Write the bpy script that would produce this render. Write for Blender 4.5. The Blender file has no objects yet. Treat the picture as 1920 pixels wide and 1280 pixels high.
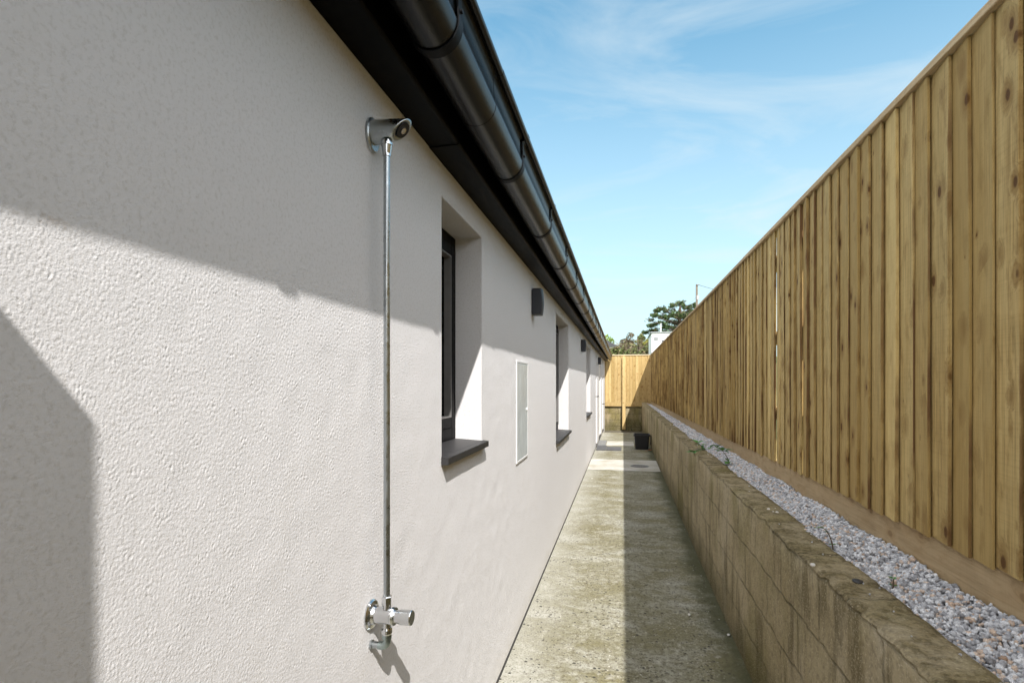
import bpy, math, random
import numpy as np
from mathutils import Vector, noise as mnoise
random.seed(7); rng = np.random.default_rng(7)
R = math.radians
S = bpy.context.scene
COL = S.collection

# ------------------------------------------------------------ camera, sky, sun
YAW = math.atan(0.208); CS, SN = math.cos(YAW), math.sin(YAW)
H = 1.55
cam = bpy.data.cameras.new("camera"); co = bpy.data.objects.new("camera", cam); COL.objects.link(co)
co.location = (0, 0, H); co.rotation_euler = (R(90), 0, YAW)
cam.sensor_width = 36; cam.lens = 18.75; cam.shift_y = 78 / 1920
cam.clip_start = 0.02; cam.clip_end = 6000
S.camera = co
S.view_settings.view_transform = 'Standard'; S.view_settings.look = 'None'
S.view_settings.gamma = 1; S.view_settings.exposure = 1.38
S.cycles.use_denoising = True; S.cycles.denoising_input_passes = 'RGB_ALBEDO'
S.cycles.max_bounces = 10; S.cycles.diffuse_bounces = 6

SUN = Vector((1.0, -2.15, 2.7)).normalized()
sl = bpy.data.lights.new("sun", 'SUN'); sl.energy = 3.05; sl.angle = R(0.5); sl.color = (1.0, 0.965, 0.915)
so = bpy.data.objects.new("sun", sl); COL.objects.link(so)
so.rotation_euler = SUN.to_track_quat('Z', 'Y').to_euler()
w = bpy.data.worlds.new("World"); S.world = w; w.use_nodes = True
nt = w.node_tree; N = nt.nodes; L = nt.links
bg = N['Background']; bg.inputs['Strength'].default_value = 0.15
sky = N.new('ShaderNodeTexSky'); sky.sky_type = 'NISHITA'; sky.sun_disc = False
sky.sun_elevation = math.asin(SUN.z); sky.sun_rotation = math.atan2(SUN.x, SUN.y)
sky.air_density = 1.0; sky.dust_density = 0.4; sky.ozone_density = 1.6
def vmath(op, a, b=None):
    n = N.new('ShaderNodeVectorMath'); n.operation = op; L.new(a, n.inputs[0])
    if b is not None:
        if isinstance(b, tuple): n.inputs[1].default_value = b
        else: L.new(b, n.inputs[1])
    return n.outputs[0]
tc = N.new('ShaderNodeTexCoord')
sep = N.new('ShaderNodeSeparateXYZ'); L.new(tc.outputs['Generated'], sep.inputs[0])
zz = N.new('ShaderNodeMath'); zz.operation = 'ADD'; L.new(sep.outputs['Z'], zz.inputs[0]); zz.inputs[1].default_value = 0.12
comb = N.new('ShaderNodeCombineXYZ')
for i, k in enumerate('XY'):
    d = N.new('ShaderNodeMath'); d.operation = 'DIVIDE'; L.new(sep.outputs[k], d.inputs[0]); L.new(zz.outputs[0], d.inputs[1]); L.new(d.outputs[0], comb.inputs[i])
mp = N.new('ShaderNodeMapping'); L.new(comb.outputs[0], mp.inputs[0])
mp.inputs['Rotation'].default_value = (0, 0, R(-25)); mp.inputs['Scale'].default_value = (0.8, 1.5, 1); mp.inputs['Location'].default_value = (7.7, 3.1, 0)
nz = N.new('ShaderNodeTexNoise'); L.new(mp.outputs[0], nz.inputs[0]); nz.inputs['Scale'].default_value = 1.5; nz.inputs['Detail'].default_value = 9; nz.inputs['Roughness'].default_value = 0.58; nz.inputs['Distortion'].default_value = 0.9
rp = N.new('ShaderNodeValToRGB'); L.new(nz.outputs[0], rp.inputs[0]); rp.color_ramp.elements[0].position = 0.46; rp.color_ramp.elements[1].position = 0.86
rp.color_ramp.elements[1].color = (0.85, 0.85, 0.85, 1)
mix = N.new('ShaderNodeMixRGB'); L.new(rp.outputs[0], mix.inputs[0]); tint = N.new('ShaderNodeMixRGB'); tint.blend_type = 'MULTIPLY'; tint.inputs[0].default_value = 1; L.new(sky.outputs[0], tint.inputs[1]); tint.inputs[2].default_value = (0.33, 0.67, 0.63, 1)
L.new(tint.outputs[0], mix.inputs[1]); mix.inputs[2].default_value = (2.0, 2.3, 2.45, 1)
# a paler band of air along the horizon, and unseen bright cloud added overhead and behind the camera to fill the shade
hz = N.new('ShaderNodeValToRGB'); L.new(sep.outputs['Z'], hz.inputs[0]); e = hz.color_ramp.elements
e[0].position = 0.0; e[0].color = (0.95, 0.95, 0.95, 1); e[1].position = 0.62; e[1].color = (0, 0, 0, 1)
m2 = N.new('ShaderNodeMixRGB'); L.new(hz.outputs[0], m2.inputs[0]); L.new(mix.outputs[0], m2.inputs[1]); m2.inputs[2].default_value = (2.2, 2.5, 2.58, 1)
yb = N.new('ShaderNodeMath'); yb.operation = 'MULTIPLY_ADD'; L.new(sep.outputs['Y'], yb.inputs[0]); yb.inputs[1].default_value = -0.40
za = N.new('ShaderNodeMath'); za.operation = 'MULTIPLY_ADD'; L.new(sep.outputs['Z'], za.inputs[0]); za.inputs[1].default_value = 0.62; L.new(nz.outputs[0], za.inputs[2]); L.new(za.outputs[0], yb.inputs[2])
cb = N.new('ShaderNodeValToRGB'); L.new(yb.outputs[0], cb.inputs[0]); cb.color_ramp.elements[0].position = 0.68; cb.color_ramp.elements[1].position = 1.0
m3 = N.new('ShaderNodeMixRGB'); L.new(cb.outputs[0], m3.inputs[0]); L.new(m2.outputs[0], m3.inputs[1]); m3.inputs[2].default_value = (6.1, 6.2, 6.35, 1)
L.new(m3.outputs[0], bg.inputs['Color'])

# ------------------------------------------------------------ helpers
ORG = {}
class MB:
    """collects shapes (world coordinates) that become ONE mesh object"""
    def __init__(s): s.v = []; s.f = []; s.a = {}; s.m = []; s.sm = []
    def add(s, v, f, mi=0, smooth=False, **at):
        b = len(s.v); s.v += [tuple(p) for p in v]
        for q in f:
            s.f.append(tuple(b + i for i in q)); s.m.append(mi); s.sm.append(smooth)
            for k, val in at.items(): s.a.setdefault(k, {})[len(s.f) - 1] = val
        return s
    def box(s, x0, x1, y0, y1, z0, z1, **k):
        v = [(x, y, z) for x in (x0, x1) for y in (y0, y1) for z in (z0, z1)]
        return s.add(v, [(0, 1, 3, 2), (4, 6, 7, 5), (0, 4, 5, 1), (2, 3, 7, 6), (0, 2, 6, 4), (1, 5, 7, 3)], **k)
    def tube(s, pts, r, n=16, cap=True, **k):
        pts = [Vector(p) for p in pts]; rs = r if isinstance(r, (list, tuple)) else [r] * len(pts)
        vs = []; up = None
        for i, p in enumerate(pts):
            t = (pts[min(i + 1, len(pts) - 1)] - pts[max(i - 1, 0)]).normalized()
            if up is None: up = Vector((0, 0, 1)) if abs(t.z) < 0.9 else Vector((1, 0, 0))
            a = (up - t * up.dot(t)).normalized(); b = t.cross(a); up = a
            vs += [p + (a * math.cos(q) + b * math.sin(q)) * rs[i] for q in [2 * math.pi * j / n for j in range(n)]]
        fs = [(i * n + j, i * n + (j + 1) % n, (i + 1) * n + (j + 1) % n, (i + 1) * n + j) for i in range(len(pts) - 1) for j in range(n)]
        k.setdefault('smooth', True)
        s.add(vs, fs, **k)
        if cap:
            k['smooth'] = False
            s.add(vs[:n], [tuple(range(n))[::-1]], **k); s.add(vs[-n:], [tuple(range(n))], **k)
        return s
    def lathe(s, o, ax, prof, n=24, **k):
        """prof = [(distance along axis, radius)]; repeated distances make sharp steps"""
        o = Vector(o); ax = Vector(ax).normalized()
        a = ax.orthogonal().normalized(); b = ax.cross(a); k.setdefault('smooth', True)
        for (d0, r0), (d1, r1) in zip(prof[:-1], prof[1:]):
            vs = []
            for d, r in ((d0, r0), (d1, r1)):
                vs += [o + ax * d + (a * math.cos(q) + b * math.sin(q)) * max(r, 1e-5) for q in [2 * math.pi * j / n for j in range(n)]]
            s.add(vs, [(j, (j + 1) % n, n + (j + 1) % n, n + j) for j in range(n)], **k)
        return s
    def prism_y(s, prof, y0, y1, closed=True, caps=True, **k):
        n = len(prof); v = [(x, y0, z) for x, z in prof] + [(x, y1, z) for x, z in prof]
        f = [(i, (i + 1) % n, n + (i + 1) % n, n + i) for i in range(n if closed else n - 1)]
        s.add(v, f, **k)
        if caps: k2 = dict(k); k2['smooth'] = False; s.add(v, [tuple(range(n))[::-1], tuple(range(n, 2 * n))], **k2)
        return s
    def build(s, name, mats, parent=None, label=None, cat=None, group=None, kind=None, bevel=0, org=None, merge=False):
        o0 = Vector(ORG.get(parent.name, (0, 0, 0))) if parent else Vector(org or (0, 0, 0))
        me = bpy.data.meshes.new(name)
        me.from_pydata([(x - o0.x, y - o0.y, z - o0.z) for x, y, z in s.v], [], s.f)
        for m in (mats if isinstance(mats, (list, tuple)) else [mats]): me.materials.append(m)
        me.polygons.foreach_set('material_index', s.m); me.polygons.foreach_set('use_smooth', s.sm)
        for k, dct in s.a.items():
            at = me.attributes.new(k, 'FLOAT', 'FACE'); arr = np.zeros(len(s.f), dtype=np.float32)
            arr[list(dct.keys())] = list(dct.values()); at.data.foreach_set('value', arr)
        me.update()
        import bmesh
        bm = bmesh.new(); bm.from_mesh(me)
        if merge: bmesh.ops.remove_doubles(bm, verts=bm.verts, dist=1e-5)
        bmesh.ops.recalc_face_normals(bm, faces=bm.faces); bm.to_mesh(me); bm.free()
        o = bpy.data.objects.new(name, me); COL.objects.link(o)
        if parent: o.parent = parent; ORG[o.name] = tuple(o0)
        else: o.location = o0; ORG[o.name] = tuple(o0)
        if bevel:
            b = o.modifiers.new('bevel', 'BEVEL'); b.width = bevel; b.segments = 2; b.limit_method = 'ANGLE'; b.angle_limit = R(40)
        return tag(o, label, cat, group, kind)
def tag(o, label=None, cat=None, group=None, kind=None):
    for k, v in (('label', label), ('category', cat), ('group', group), ('kind', kind)):
        if v: o[k] = v
    return o
def thing(name, loc, label, cat, group=None):
    o = bpy.data.objects.new(name, None); COL.objects.link(o); o.location = loc; o.empty_display_size = 0.1
    ORG[o.name] = tuple(loc)
    return tag(o, label, cat, group)
def copy_tree(o, loc=None, parent=None):
    c = o.copy(); COL.objects.link(c)
    if parent: c.parent = parent
    if loc is not None: c.location = loc
    for ch in list(o.children): copy_tree(ch, None, c)
    return c
def at(px, py, zc):
    """a point seen in direction (px, py) of the photograph, zc metres deep"""
    xc = (px - 960) / 1000 * zc
    return Vector((xc * CS - zc * SN, xc * SN + zc * CS, H + (718 - py) / 1000 * zc))

# ------------------------------------------------------------ materials
class Mat:
    def __init__(s, name, rough=0.6, base=(0.5, 0.5, 0.5), metal=0.0, spec=0.5):
        s.m = bpy.data.materials.new(name); s.m.use_nodes = True; s.t = s.m.node_tree
        s.b = s.t.nodes['Principled BSDF']
        s.b.inputs['Base Color'].default_value = (*base, 1); s.b.inputs['Roughness'].default_value = rough
        s.b.inputs['Metallic'].default_value = metal; s.b.inputs['Specular IOR Level'].default_value = spec
        s.tc = s.t.nodes.new('ShaderNodeTexCoord')
    def n(s, ty, **k):
        x = s.t.nodes.new(ty)
        for a, v in k.items(): setattr(x, a, v)
        return x
    def l(s, a, b): s.t.links.new(a, b)
    def map(s, scale=(1, 1, 1), loc=(0, 0, 0), rot=(0, 0, 0), src=None):
        x = s.n('ShaderNodeMapping'); s.l(src or s.tc.outputs['Object'], x.inputs[0])
        x.inputs['Scale'].default_value = scale; x.inputs['Location'].default_value = loc; x.inputs['Rotation'].default_value = rot
        return x.outputs[0]
    def noise(s, scale, detail=4, rough=0.55, vec=None, dist=0.0):
        x = s.n('ShaderNodeTexNoise'); s.l(vec or s.tc.outputs['Object'], x.inputs['Vector'])
        x.inputs['Scale'].default_value = scale; x.inputs['Detail'].default_value = detail; x.inputs['Roughness'].default_value = rough; x.inputs['Distortion'].default_value = dist
        return x.outputs[0]
    def voro(s, scale, vec=None, feature='F1', out='Distance'):
        x = s.n('ShaderNodeTexVoronoi', feature=feature); s.l(vec or s.tc.outputs['Object'], x.inputs['Vector']); x.inputs['Scale'].default_value = scale
        return x.outputs[out]
    def ramp(s, fac, stops):
        x = s.n('ShaderNodeValToRGB'); s.l(fac, x.inputs[0]); e = x.color_ramp.elements
        while len(e) < len(stops): e.new(0.5)
        for q, (p, c) in zip(e, stops):
            q.position = p; q.color = (c, c, c, 1) if isinstance(c, (int, float)) else (*c, 1)
        return x.outputs[0]
    def mix(s, fac, a, b, blend='MIX'):
        x = s.n('ShaderNodeMixRGB', blend_type=blend)
        for i, q in ((0, fac), (1, a), (2, b)):
            if isinstance(q, (int, float)): x.inputs[i].default_value = q if i == 0 else (q, q, q, 1)
            elif isinstance(q, tuple): x.inputs[i].default_value = (*q, 1)
            else: s.l(q, x.inputs[i])
        return x.outputs[0]
    def math(s, op, a, b=0.0, clamp=False):
        x = s.n('ShaderNodeMath', operation=op, use_clamp=clamp)
        for i, q in enumerate((a, b)):
            if isinstance(q, (int, float)): x.inputs[i].default_value = q
            else: s.l(q, x.inputs[i])
        return x.outputs[0]
    def attr(s, name): x = s.n('ShaderNodeAttribute'); x.attribute_name = name; return x.outputs['Fac']
    def sep(s, src=None): x = s.n('ShaderNodeSeparateXYZ'); s.l(src or s.tc.outputs['Object'], x.inputs[0]); return x.outputs
    def color(s, c): s.l(c, s.b.inputs['Base Color'])
    def rough(s, c): s.l(c, s.b.inputs['Roughness'])
    def bump(s, h, strength=0.5, dist=0.005, prev=None):
        x = s.n('ShaderNodeBump'); s.l(h, x.inputs['Height']); x.inputs['Strength'].default_value = strength; x.inputs['Distance'].default_value = dist
        if prev: s.l(prev, x.inputs['Normal'])
        s.l(x.outputs[0], s.b.inputs['Normal']); return x.outputs[0]

def m_render():
    m = Mat('cream_render', 0.92, spec=0.15)
    a = m.noise(0.9, 3); b = m.noise(130, 4, 0.7)
    c = m.mix(a, (0.60, 0.589, 0.594), (0.64, 0.631, 0.637))
    c = m.mix(m.ramp(b, [(0.34, 0.42), (0.50, 0.0)]), c, (0.42, 0.40, 0.375))
    st = m.noise(5, 5, 0.6, m.map((1, 1, 0.35)))
    c = m.mix(m.ramp(st, [(0.60, 0.0), (0.85, 0.22)]), c, (0.56, 0.53, 0.47))
    # small brown stain left on the render
    p = m.sep(); dy = m.math('MULTIPLY', m.math('SUBTRACT', p['Y'], 3.89), 22); dz = m.math('MULTIPLY', m.math('SUBTRACT', p['Z'], 1.735), 60)
    rr = m.math('ADD', m.math('MULTIPLY', dy, dy), m.math('MULTIPLY', dz, dz)); rr = m.math('ADD', rr, m.math('MULTIPLY', m.noise(90, 3), 1.6))
    c = m.mix(m.ramp(rr, [(0.5, 0.45), (0.98, 0.0)]), c, (0.30, 0.22, 0.14))
    # rain splash along the foot of the wall
    sp = m.math('ADD', p['Z'], m.math('MULTIPLY', m.math('SUBTRACT', m.noise(7, 6, 0.7), 0.5), 0.22))
    c = m.mix(m.ramp(sp, [(0.0, 0.30), (0.13, 0.0)]), c, (0.40, 0.36, 0.27))
    m.color(c)
    vo = m.voro(370, m.map((1, 1, 1), (3, 1, 2))); h1 = m.noise(520, 3, 0.7); h0 = m.noise(150, 4, 0.7)
    hh = m.math('ADD', m.math('MULTIPLY', vo, -0.55), m.math('ADD', m.math('MULTIPLY', h1, 0.8), m.math('MULTIPLY', h0, 1.5)))
    wt = m.ramp(m.math('MULTIPLY', p['Y'], 0.1), [(0.60, 0.1), (0.86, 0.35)])
    m.bump(m.math('MULTIPLY', hh, wt), 1.0, 0.0042)
    return m.m
def m_black(name='black_metal', base=(0.0025, 0.0027, 0.003), rough=0.42, bump=0.04):
    m = Mat(name, rough, base, 0, 0.06)
    a = m.noise(60, 4, 0.6, m.map((1, 0.25, 1)))
    m.rough(m.ramp(a, [(0.3, rough - 0.02), (0.75, rough + 0.04)]))
    d = m.noise(300, 2); m.color(m.mix(m.ramp(d, [(0.74, 0.0), (0.80, 0.10)]), base, (0.10, 0.095, 0.085)))
    m.bump(m.noise(45, 3, 0.5, m.map((1, 0.3, 1))), bump, 0.01)
    return m.m
def m_wood(name, pale, mid, dark, along='Z', knots=1.0, grey=0.25, edge_c=(0.135, 0.07, 0.028)):
    m = Mat(name, 0.78, spec=0.2)
    idn = m.attr('board_id'); edge = m.attr('board_edge')
    off = m.n('ShaderNodeCombineXYZ'); m.l(m.math('MULTIPLY', idn, 13.7), off.inputs[0]); m.l(m.math('MULTIPLY', idn, 7.1), off.inputs[1]); m.l(m.math('MULTIPLY', idn, 31.3), off.inputs[2])
    va = m.n('ShaderNodeVectorMath', operation='ADD'); m.l(m.tc.outputs['Object'], va.inputs[0]); m.l(off.outputs[0], va.inputs[1]); src = va.outputs[0]
    z = along == 'Z'; ax = lambda a, b: (a, a, b) if z else (a, b, a)
    # knots: sparse cells, oval along the board; the grain swirls round them
    kv = m.n('ShaderNodeTexVoronoi'); m.l(m.map(ax(10, 6.5), src=src), kv.inputs['Vector']); kv.inputs['Scale'].default_value = 1.3; kv.inputs['Randomness'].default_value = 1.0
    cc = m.sep(kv.outputs['Color']); sz = m.math('MULTIPLY', m.math('POWER', cc['X'], 1.25), 0.19)
    kd = m.math('DIVIDE', m.math('ADD', kv.outputs['Distance'], m.math('MULTIPLY', m.math('SUBTRACT', m.noise(38, 3), 0.5), 0.07)), m.math('ADD', sz, 0.012))
    halo = m.ramp(kd, [(0.0, 1.0), (1.0, 0.0)]); halo2 = m.ramp(m.math('MULTIPLY', kd, 0.33), [(0.25, 1.0), (1.0, 0.0)])
    wob = m.n('ShaderNodeVectorMath', operation='ADD'); m.l(src, wob.inputs[0]); wv = m.n('ShaderNodeCombineXYZ'); q = m.math('MULTIPLY', halo2, 0.028)
    for k in (0, 1, 2): m.l(q, wv.inputs[k])
    m.l(wv.outputs[0], wob.inputs[1])
    g = m.noise(1.5, 5, 0.6, m.map(ax(34, 1.1), src=wob.outputs[0]), 0.5)
    g2 = m.noise(5.0, 5, 0.65, m.map(ax(30, 0.8), src=wob.outputs[0]))
    big = m.noise(1.0, 4, 0.55, m.map(ax(6, 1.6), src=src)); mot = m.noise(9, 5, 0.65, m.map(ax(3, 1), src=src))
    saw = m.noise(1.0, 3, 0.6, m.map(ax(3, 190), src=src))
    c = m.mix(m.ramp(g, [(0.32, 0.0), (0.62, 1.0)]), mid, pale)
    c = m.mix(m.math('MULTIPLY', m.ramp(g2, [(0.48, 0.0), (0.62, 1.0)]), 0.55), c, dark)
    c = m.mix(m.ramp(big, [(0.40, grey), (0.62, 0.0)]), c, (pale[0] * 0.72, pale[1] * 0.80, pale[2] * 0.86))
    c = m.mix(m.ramp(mot, [(0.52, 0.0), (0.70, 0.7)]), c, dark)
    c = m.mix(m.ramp(saw, [(0.50, 0.0), (0.66, 0.16)]), c, dark)
    c = m.mix(m.math('MULTIPLY', idn, 0.8), c, (mid[0] * 0.76, mid[1] * 0.74, mid[2] * 0.68))
    c = m.mix(m.math('MULTIPLY', halo2, 0.62 * knots), c, (dark[0] * 0.9, dark[1] * 0.8, dark[2] * 0.6))
    c = m.mix(m.ramp(kd, [(0.62, 0.92 * knots), (0.95, 0.0)]), c, (dark[0] * 0.50, dark[1] * 0.40, dark[2] * 0.34))
    c = m.mix(m.ramp(idn, [(0.0, 0.5), (0.32, 0.0)]), c, (pale[0] * 1.12, pale[1] * 1.10, pale[2] * 1.0))
    # some sawn edges carry a brown bark line
    en = m.noise(2.0, 4, 0.6, m.map((1, 1, 0.8), src=src))
    c = m.mix(m.math('MULTIPLY', edge, m.ramp(en, [(0.46, 0.0), (0.60, 0.95)])), c, edge_c)
    m.color(c)
    b1 = m.bump(m.math('ADD', g2, m.math('MULTIPLY', saw, 0.6)), 0.35, 0.003); m.bump(kd, 0.12, 0.002, b1)
    return m.m
def m_concrete():
    m = Mat('stained_concrete', 0.88, spec=0.25)
    o = m.tc.outputs['Object']
    n1 = m.noise(1.1, 8, 0.68, m.map((1.0, 0.9, 1))); n2 = m.noise(2.3, 9, 0.74, m.map((0.9, 1.5, 1), (5, 3, 0)), 0.5); n3 = m.noise(34, 6, 0.75); n4 = m.noise(1.5, 8, 0.7, m.map((1, 1.2, 1), (11, 2, 0)))
    br = m.noise(1.0, 5, 0.65, m.map((1.5, 42, 1)))
    c = m.mix(m.ramp(n1, [(0.36, 0.0), (0.60, 1.0)]), (0.150, 0.133, 0.066), (0.222, 0.212, 0.150))
    c = m.mix(m.ramp(n2, [(0.47, 0.0), (0.62, 0.85)]), c, (0.35, 0.345, 0.30))
    c = m.mix(m.ramp(n4, [(0.50, 0.0), (0.66, 0.8)]), c, (0.145, 0.125, 0.046))
    c = m.mix(m.ramp(br, [(0.47, 0.0), (0.66, 0.24)]), c, (0.16, 0.14, 0.09))
    c = m.mix(m.ramp(n3, [(0.41, 0.8), (0.52, 0.0)]), c, (0.115, 0.10, 0.062))
    c = m.mix(m.ramp(m.noise(11, 8, 0.78), [(0.54, 0.0), (0.63, 0.6)]), c, (0.40, 0.385, 0.33))
    c = m.mix(m.math('MULTIPLY', m.ramp(m.noise(75, 4, 0.7), [(0.56, 0.0), (0.66, 0.7)]), m.ramp(m.noise(2.7, 6, 0.7, m.map((1, 1, 1), (3, 8, 1))), [(0.44, 0.1), (0.58, 1.0)])), c, (0.56, 0.545, 0.50))
    # paler along the foot of the house, algae along the block wall
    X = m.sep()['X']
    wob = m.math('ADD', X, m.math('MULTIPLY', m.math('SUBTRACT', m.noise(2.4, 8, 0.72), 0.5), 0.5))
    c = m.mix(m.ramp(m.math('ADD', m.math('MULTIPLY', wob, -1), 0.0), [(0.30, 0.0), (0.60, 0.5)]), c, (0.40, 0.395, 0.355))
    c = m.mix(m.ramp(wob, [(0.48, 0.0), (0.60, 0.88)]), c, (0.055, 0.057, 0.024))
    # exposed dark and pale aggregate
    for sc, thr, colr, dens in ((34, 0.27, (0.030, 0.030, 0.028), 0.47), (42, 0.13, (0.60, 0.58, 0.54), 0.54), (58, 0.28, (0.04, 0.038, 0.03), 0.44)):
        vn = m.n('ShaderNodeTexVoronoi'); m.l(o, vn.inputs['Vector']); vn.inputs['Scale'].default_value = sc
        r_ = m.sep(vn.outputs['Color'])['X']
        msk = m.math('MULTIPLY', m.math('LESS_THAN', vn.outputs['Distance'], m.math('ADD', m.math('MULTIPLY', r_, thr), 0.07)), m.math('GREATER_THAN', m.sep(vn.outputs['Color'])['Y'], 0.5))
        msk = m.math('MULTIPLY', msk, m.ramp(m.noise(3.3, 4, 0.6, m.map((1, 1, 1), (sc, 0, 0))), [(dens - 0.08, 0.0), (dens + 0.08, 0.9)]))
        c = m.mix(msk, c, colr)
    c = m.mix(m.ramp(m.noise(95, 5, 0.8), [(0.40, 0.55), (0.50, 0.0)]), c, (0.10, 0.09, 0.06))
    m.color(c); b = m.bump(n3, 0.5, 0.007); m.bump(m.noise(160, 3), 0.4, 0.002, b)
    return m.m
def m_patch():
    m = Mat('pale_concrete', 0.88, spec=0.2)
    n2 = m.noise(2.5, 6, 0.65); n3 = m.noise(30, 4, 0.7)
    c = m.mix(m.ramp(n2, [(0.38, 0.0), (0.66, 1.0)]), (0.34, 0.32, 0.265), (0.49, 0.48, 0.455))
    c = m.mix(m.ramp(n3, [(0.35, 0.4), (0.58, 0.0)]), c, (0.30, 0.28, 0.22)); m.color(c); m.bump(n3, 0.3, 0.004)
    return m.m
def m_block(axis='Y'):
    m = Mat('mossy_block_' + axis.lower(), 0.95, spec=0.12)
    p = m.sep(); cv = m.n('ShaderNodeCombineXYZ'); m.l(p[axis], cv.inputs[0]); m.l(m.math('ADD', p['Z'], 0.212), cv.inputs[1])
    wv = m.n('ShaderNodeVectorMath', operation='ADD'); m.l(cv.outputs[0], wv.inputs[0])
    wn = m.n('ShaderNodeTexNoise'); m.l(m.tc.outputs['Object'], wn.inputs['Vector']); wn.inputs['Scale'].default_value = 9; wn.inputs['Detail'].default_value = 5
    ws = m.n('ShaderNodeVectorMath', operation='SCALE'); m.l(wn.outputs['Color'], ws.inputs[0]); ws.inputs['Scale'].default_value = 0.05; m.l(ws.outputs[0], wv.inputs[1])
    br = m.n('ShaderNodeTexBrick'); m.l(wv.outputs[0], br.inputs['Vector'])
    br.inputs['Scale'].default_value = 1; br.inputs['Brick Width'].default_value = 0.45; br.inputs['Row Height'].default_value = 0.225; br.inputs['Mortar Size'].default_value = 0.007; br.inputs['Mortar Smooth'].default_value = 1.0
    br.inputs['Color1'].default_value = (0.0, 0.0, 0.0, 1); br.inputs['Color2'].default_value = (1, 1, 1, 1)
    n1 = m.noise(2.2, 6, 0.65); n2 = m.noise(38, 5, 0.72); ns = m.noise(6, 6, 0.62, m.map((1, 1, 0.16))); n4 = m.noise(1.3, 5, 0.6, m.map((1, 1, 0.6), (3, 9, 1)))
    c = m.mix(m.ramp(n1, [(0.34, 0.0), (0.66, 1.0)]), (0.265, 0.212, 0.118), (0.375, 0.318, 0.205))
    c = m.mix(m.math('MULTIPLY', m.sep(br.outputs['Color'])['X'], 0.32 if axis == 'Y' else 0.8), c, (0.36, 0.29, 0.185))
    c = m.mix(m.ramp(ns, [(0.48, 0.0), (0.66, 0.7)]), c, (0.40, 0.345, 0.25))
    c = m.mix(m.ramp(n4, [(0.48, 0.0), (0.62, 0.8)]), c, (0.145, 0.125, 0.030))
    c = m.mix(m.ramp(m.noise(8, 6, 0.66, m.map((1, 1, 0.22), (7, 7, 0))), [(0.52, 0.0), (0.64, 0.75)]), c, (0.11, 0.086, 0.042))
    low = m.math('ADD', p['Z'], m.math('MULTIPLY', m.math('SUBTRACT', m.noise(4, 5, 0.6), 0.5), 0.5))
    c = m.mix(m.ramp(low, [(0.02, 0.7), (0.30, 0.0)]), c, (0.07, 0.065, 0.024))
    c = m.mix(m.ramp(n2, [(0.36, 0.45), (0.52, 0.0)]), c, (0.12, 0.09, 0.05))
    c = m.mix(m.ramp(m.noise(140, 4, 0.75), [(0.55, 0.0), (0.66, 0.7)]), c, (0.55, 0.49, 0.37))
    c = m.mix(m.math('MULTIPLY', br.outputs['Fac'], m.ramp(m.noise(4, 5, 0.65), [(0.44, 0.0), (0.64, 0.7)] if axis == 'Y' else [(0.2, 0.6), (0.5, 0.95)])), c, (0.075, 0.064, 0.034))
    # moss film on upward faces
    g = m.n('ShaderNodeNewGeometry'); nzv = m.sep(g.outputs['Normal'])['Z']
    mo = m.math('MULTIPLY', m.ramp(nzv, [(0.35, 0.0), (0.8, 1.0)]), m.ramp(m.noise(11, 7, 0.75), [(0.40, 0.1), (0.60, 0.8)]))
    c = m.mix(mo, c, m.mix(m.ramp(m.noise(60, 5, 0.7), [(0.42, 0.0), (0.60, 1.0)]), (0.055, 0.043, 0.018), (0.20, 0.158, 0.08)))
    m.color(c)
    hb = m.math('ADD', m.math('MULTIPLY', br.outputs['Fac'], -0.7), m.math('MULTIPLY', n2, 0.8))
    b = m.bump(hb, 1.0, 0.014); m.bump(m.noise(120, 4, 0.7), 0.6, 0.004, b)
    return m.m
def m_gravel():
    m = Mat('granite_chippings', 0.8, spec=0.3)
    i = m.attr('stone'); c = m.ramp(i, [(0.0, (0.16, 0.155, 0.16)), (0.10, (0.30, 0.305, 0.325)), (0.45, (0.48, 0.49, 0.515)), (0.78, (0.70, 0.71, 0.73)), (0.86, (0.70, 0.71, 0.73)), (0.88, (0.50, 0.37, 0.27)), (0.96, (0.60, 0.49, 0.40)), (1.0, (0.32, 0.21, 0.14))])
    n = m.noise(260, 3, 0.7); c = m.mix(m.ramp(n, [(0.38, 0.7), (0.52, 0.0)]), c, (0.24, 0.23, 0.235)); m.color(c); m.bump(n, 0.5, 0.002)
    return m.m
def m_simple(name, base, rough=0.6, metal=0.0, var=0.15, scale=20, bump=0.1, spec=0.5):
    m = Mat(name, rough, base, metal, spec); n = m.noise(scale, 5, 0.6)
    m.color(m.mix(m.ramp(n, [(0.3, 1.0), (0.7, 0.0)]), base, tuple(x * (1 - var) for x in base)))
    if bump: m.bump(n, bump, 0.004)
    return m.m
def m_metal(name, base, rough, streak=0.3):
    m = Mat(name, rough, base, 1.0); n = m.noise(30, 5, 0.65); v = m.noise(9, 3)
    m.rough(m.ramp(n, [(0.3, rough * 0.7), (0.7, rough * 1.6)])); m.color(m.mix(m.ramp(v, [(0.4, streak), (0.65, 0.0)]), base, tuple(x * 0.55 for x in base)))
    m.bump(n, 0.05, 0.002); return m.m
def m_leaf(name, a, b, brown=None):
    m = Mat(name, 0.6, spec=0.25); i = m.attr('leaf'); st = [(0.0, a), (0.75, b)]
    if brown: st += [(0.80, brown), (1.0, brown)]
    m.color(m.ramp(i, st)); m.b.inputs['Subsurface Weight'].default_value = 0.0
    return m.m

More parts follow.
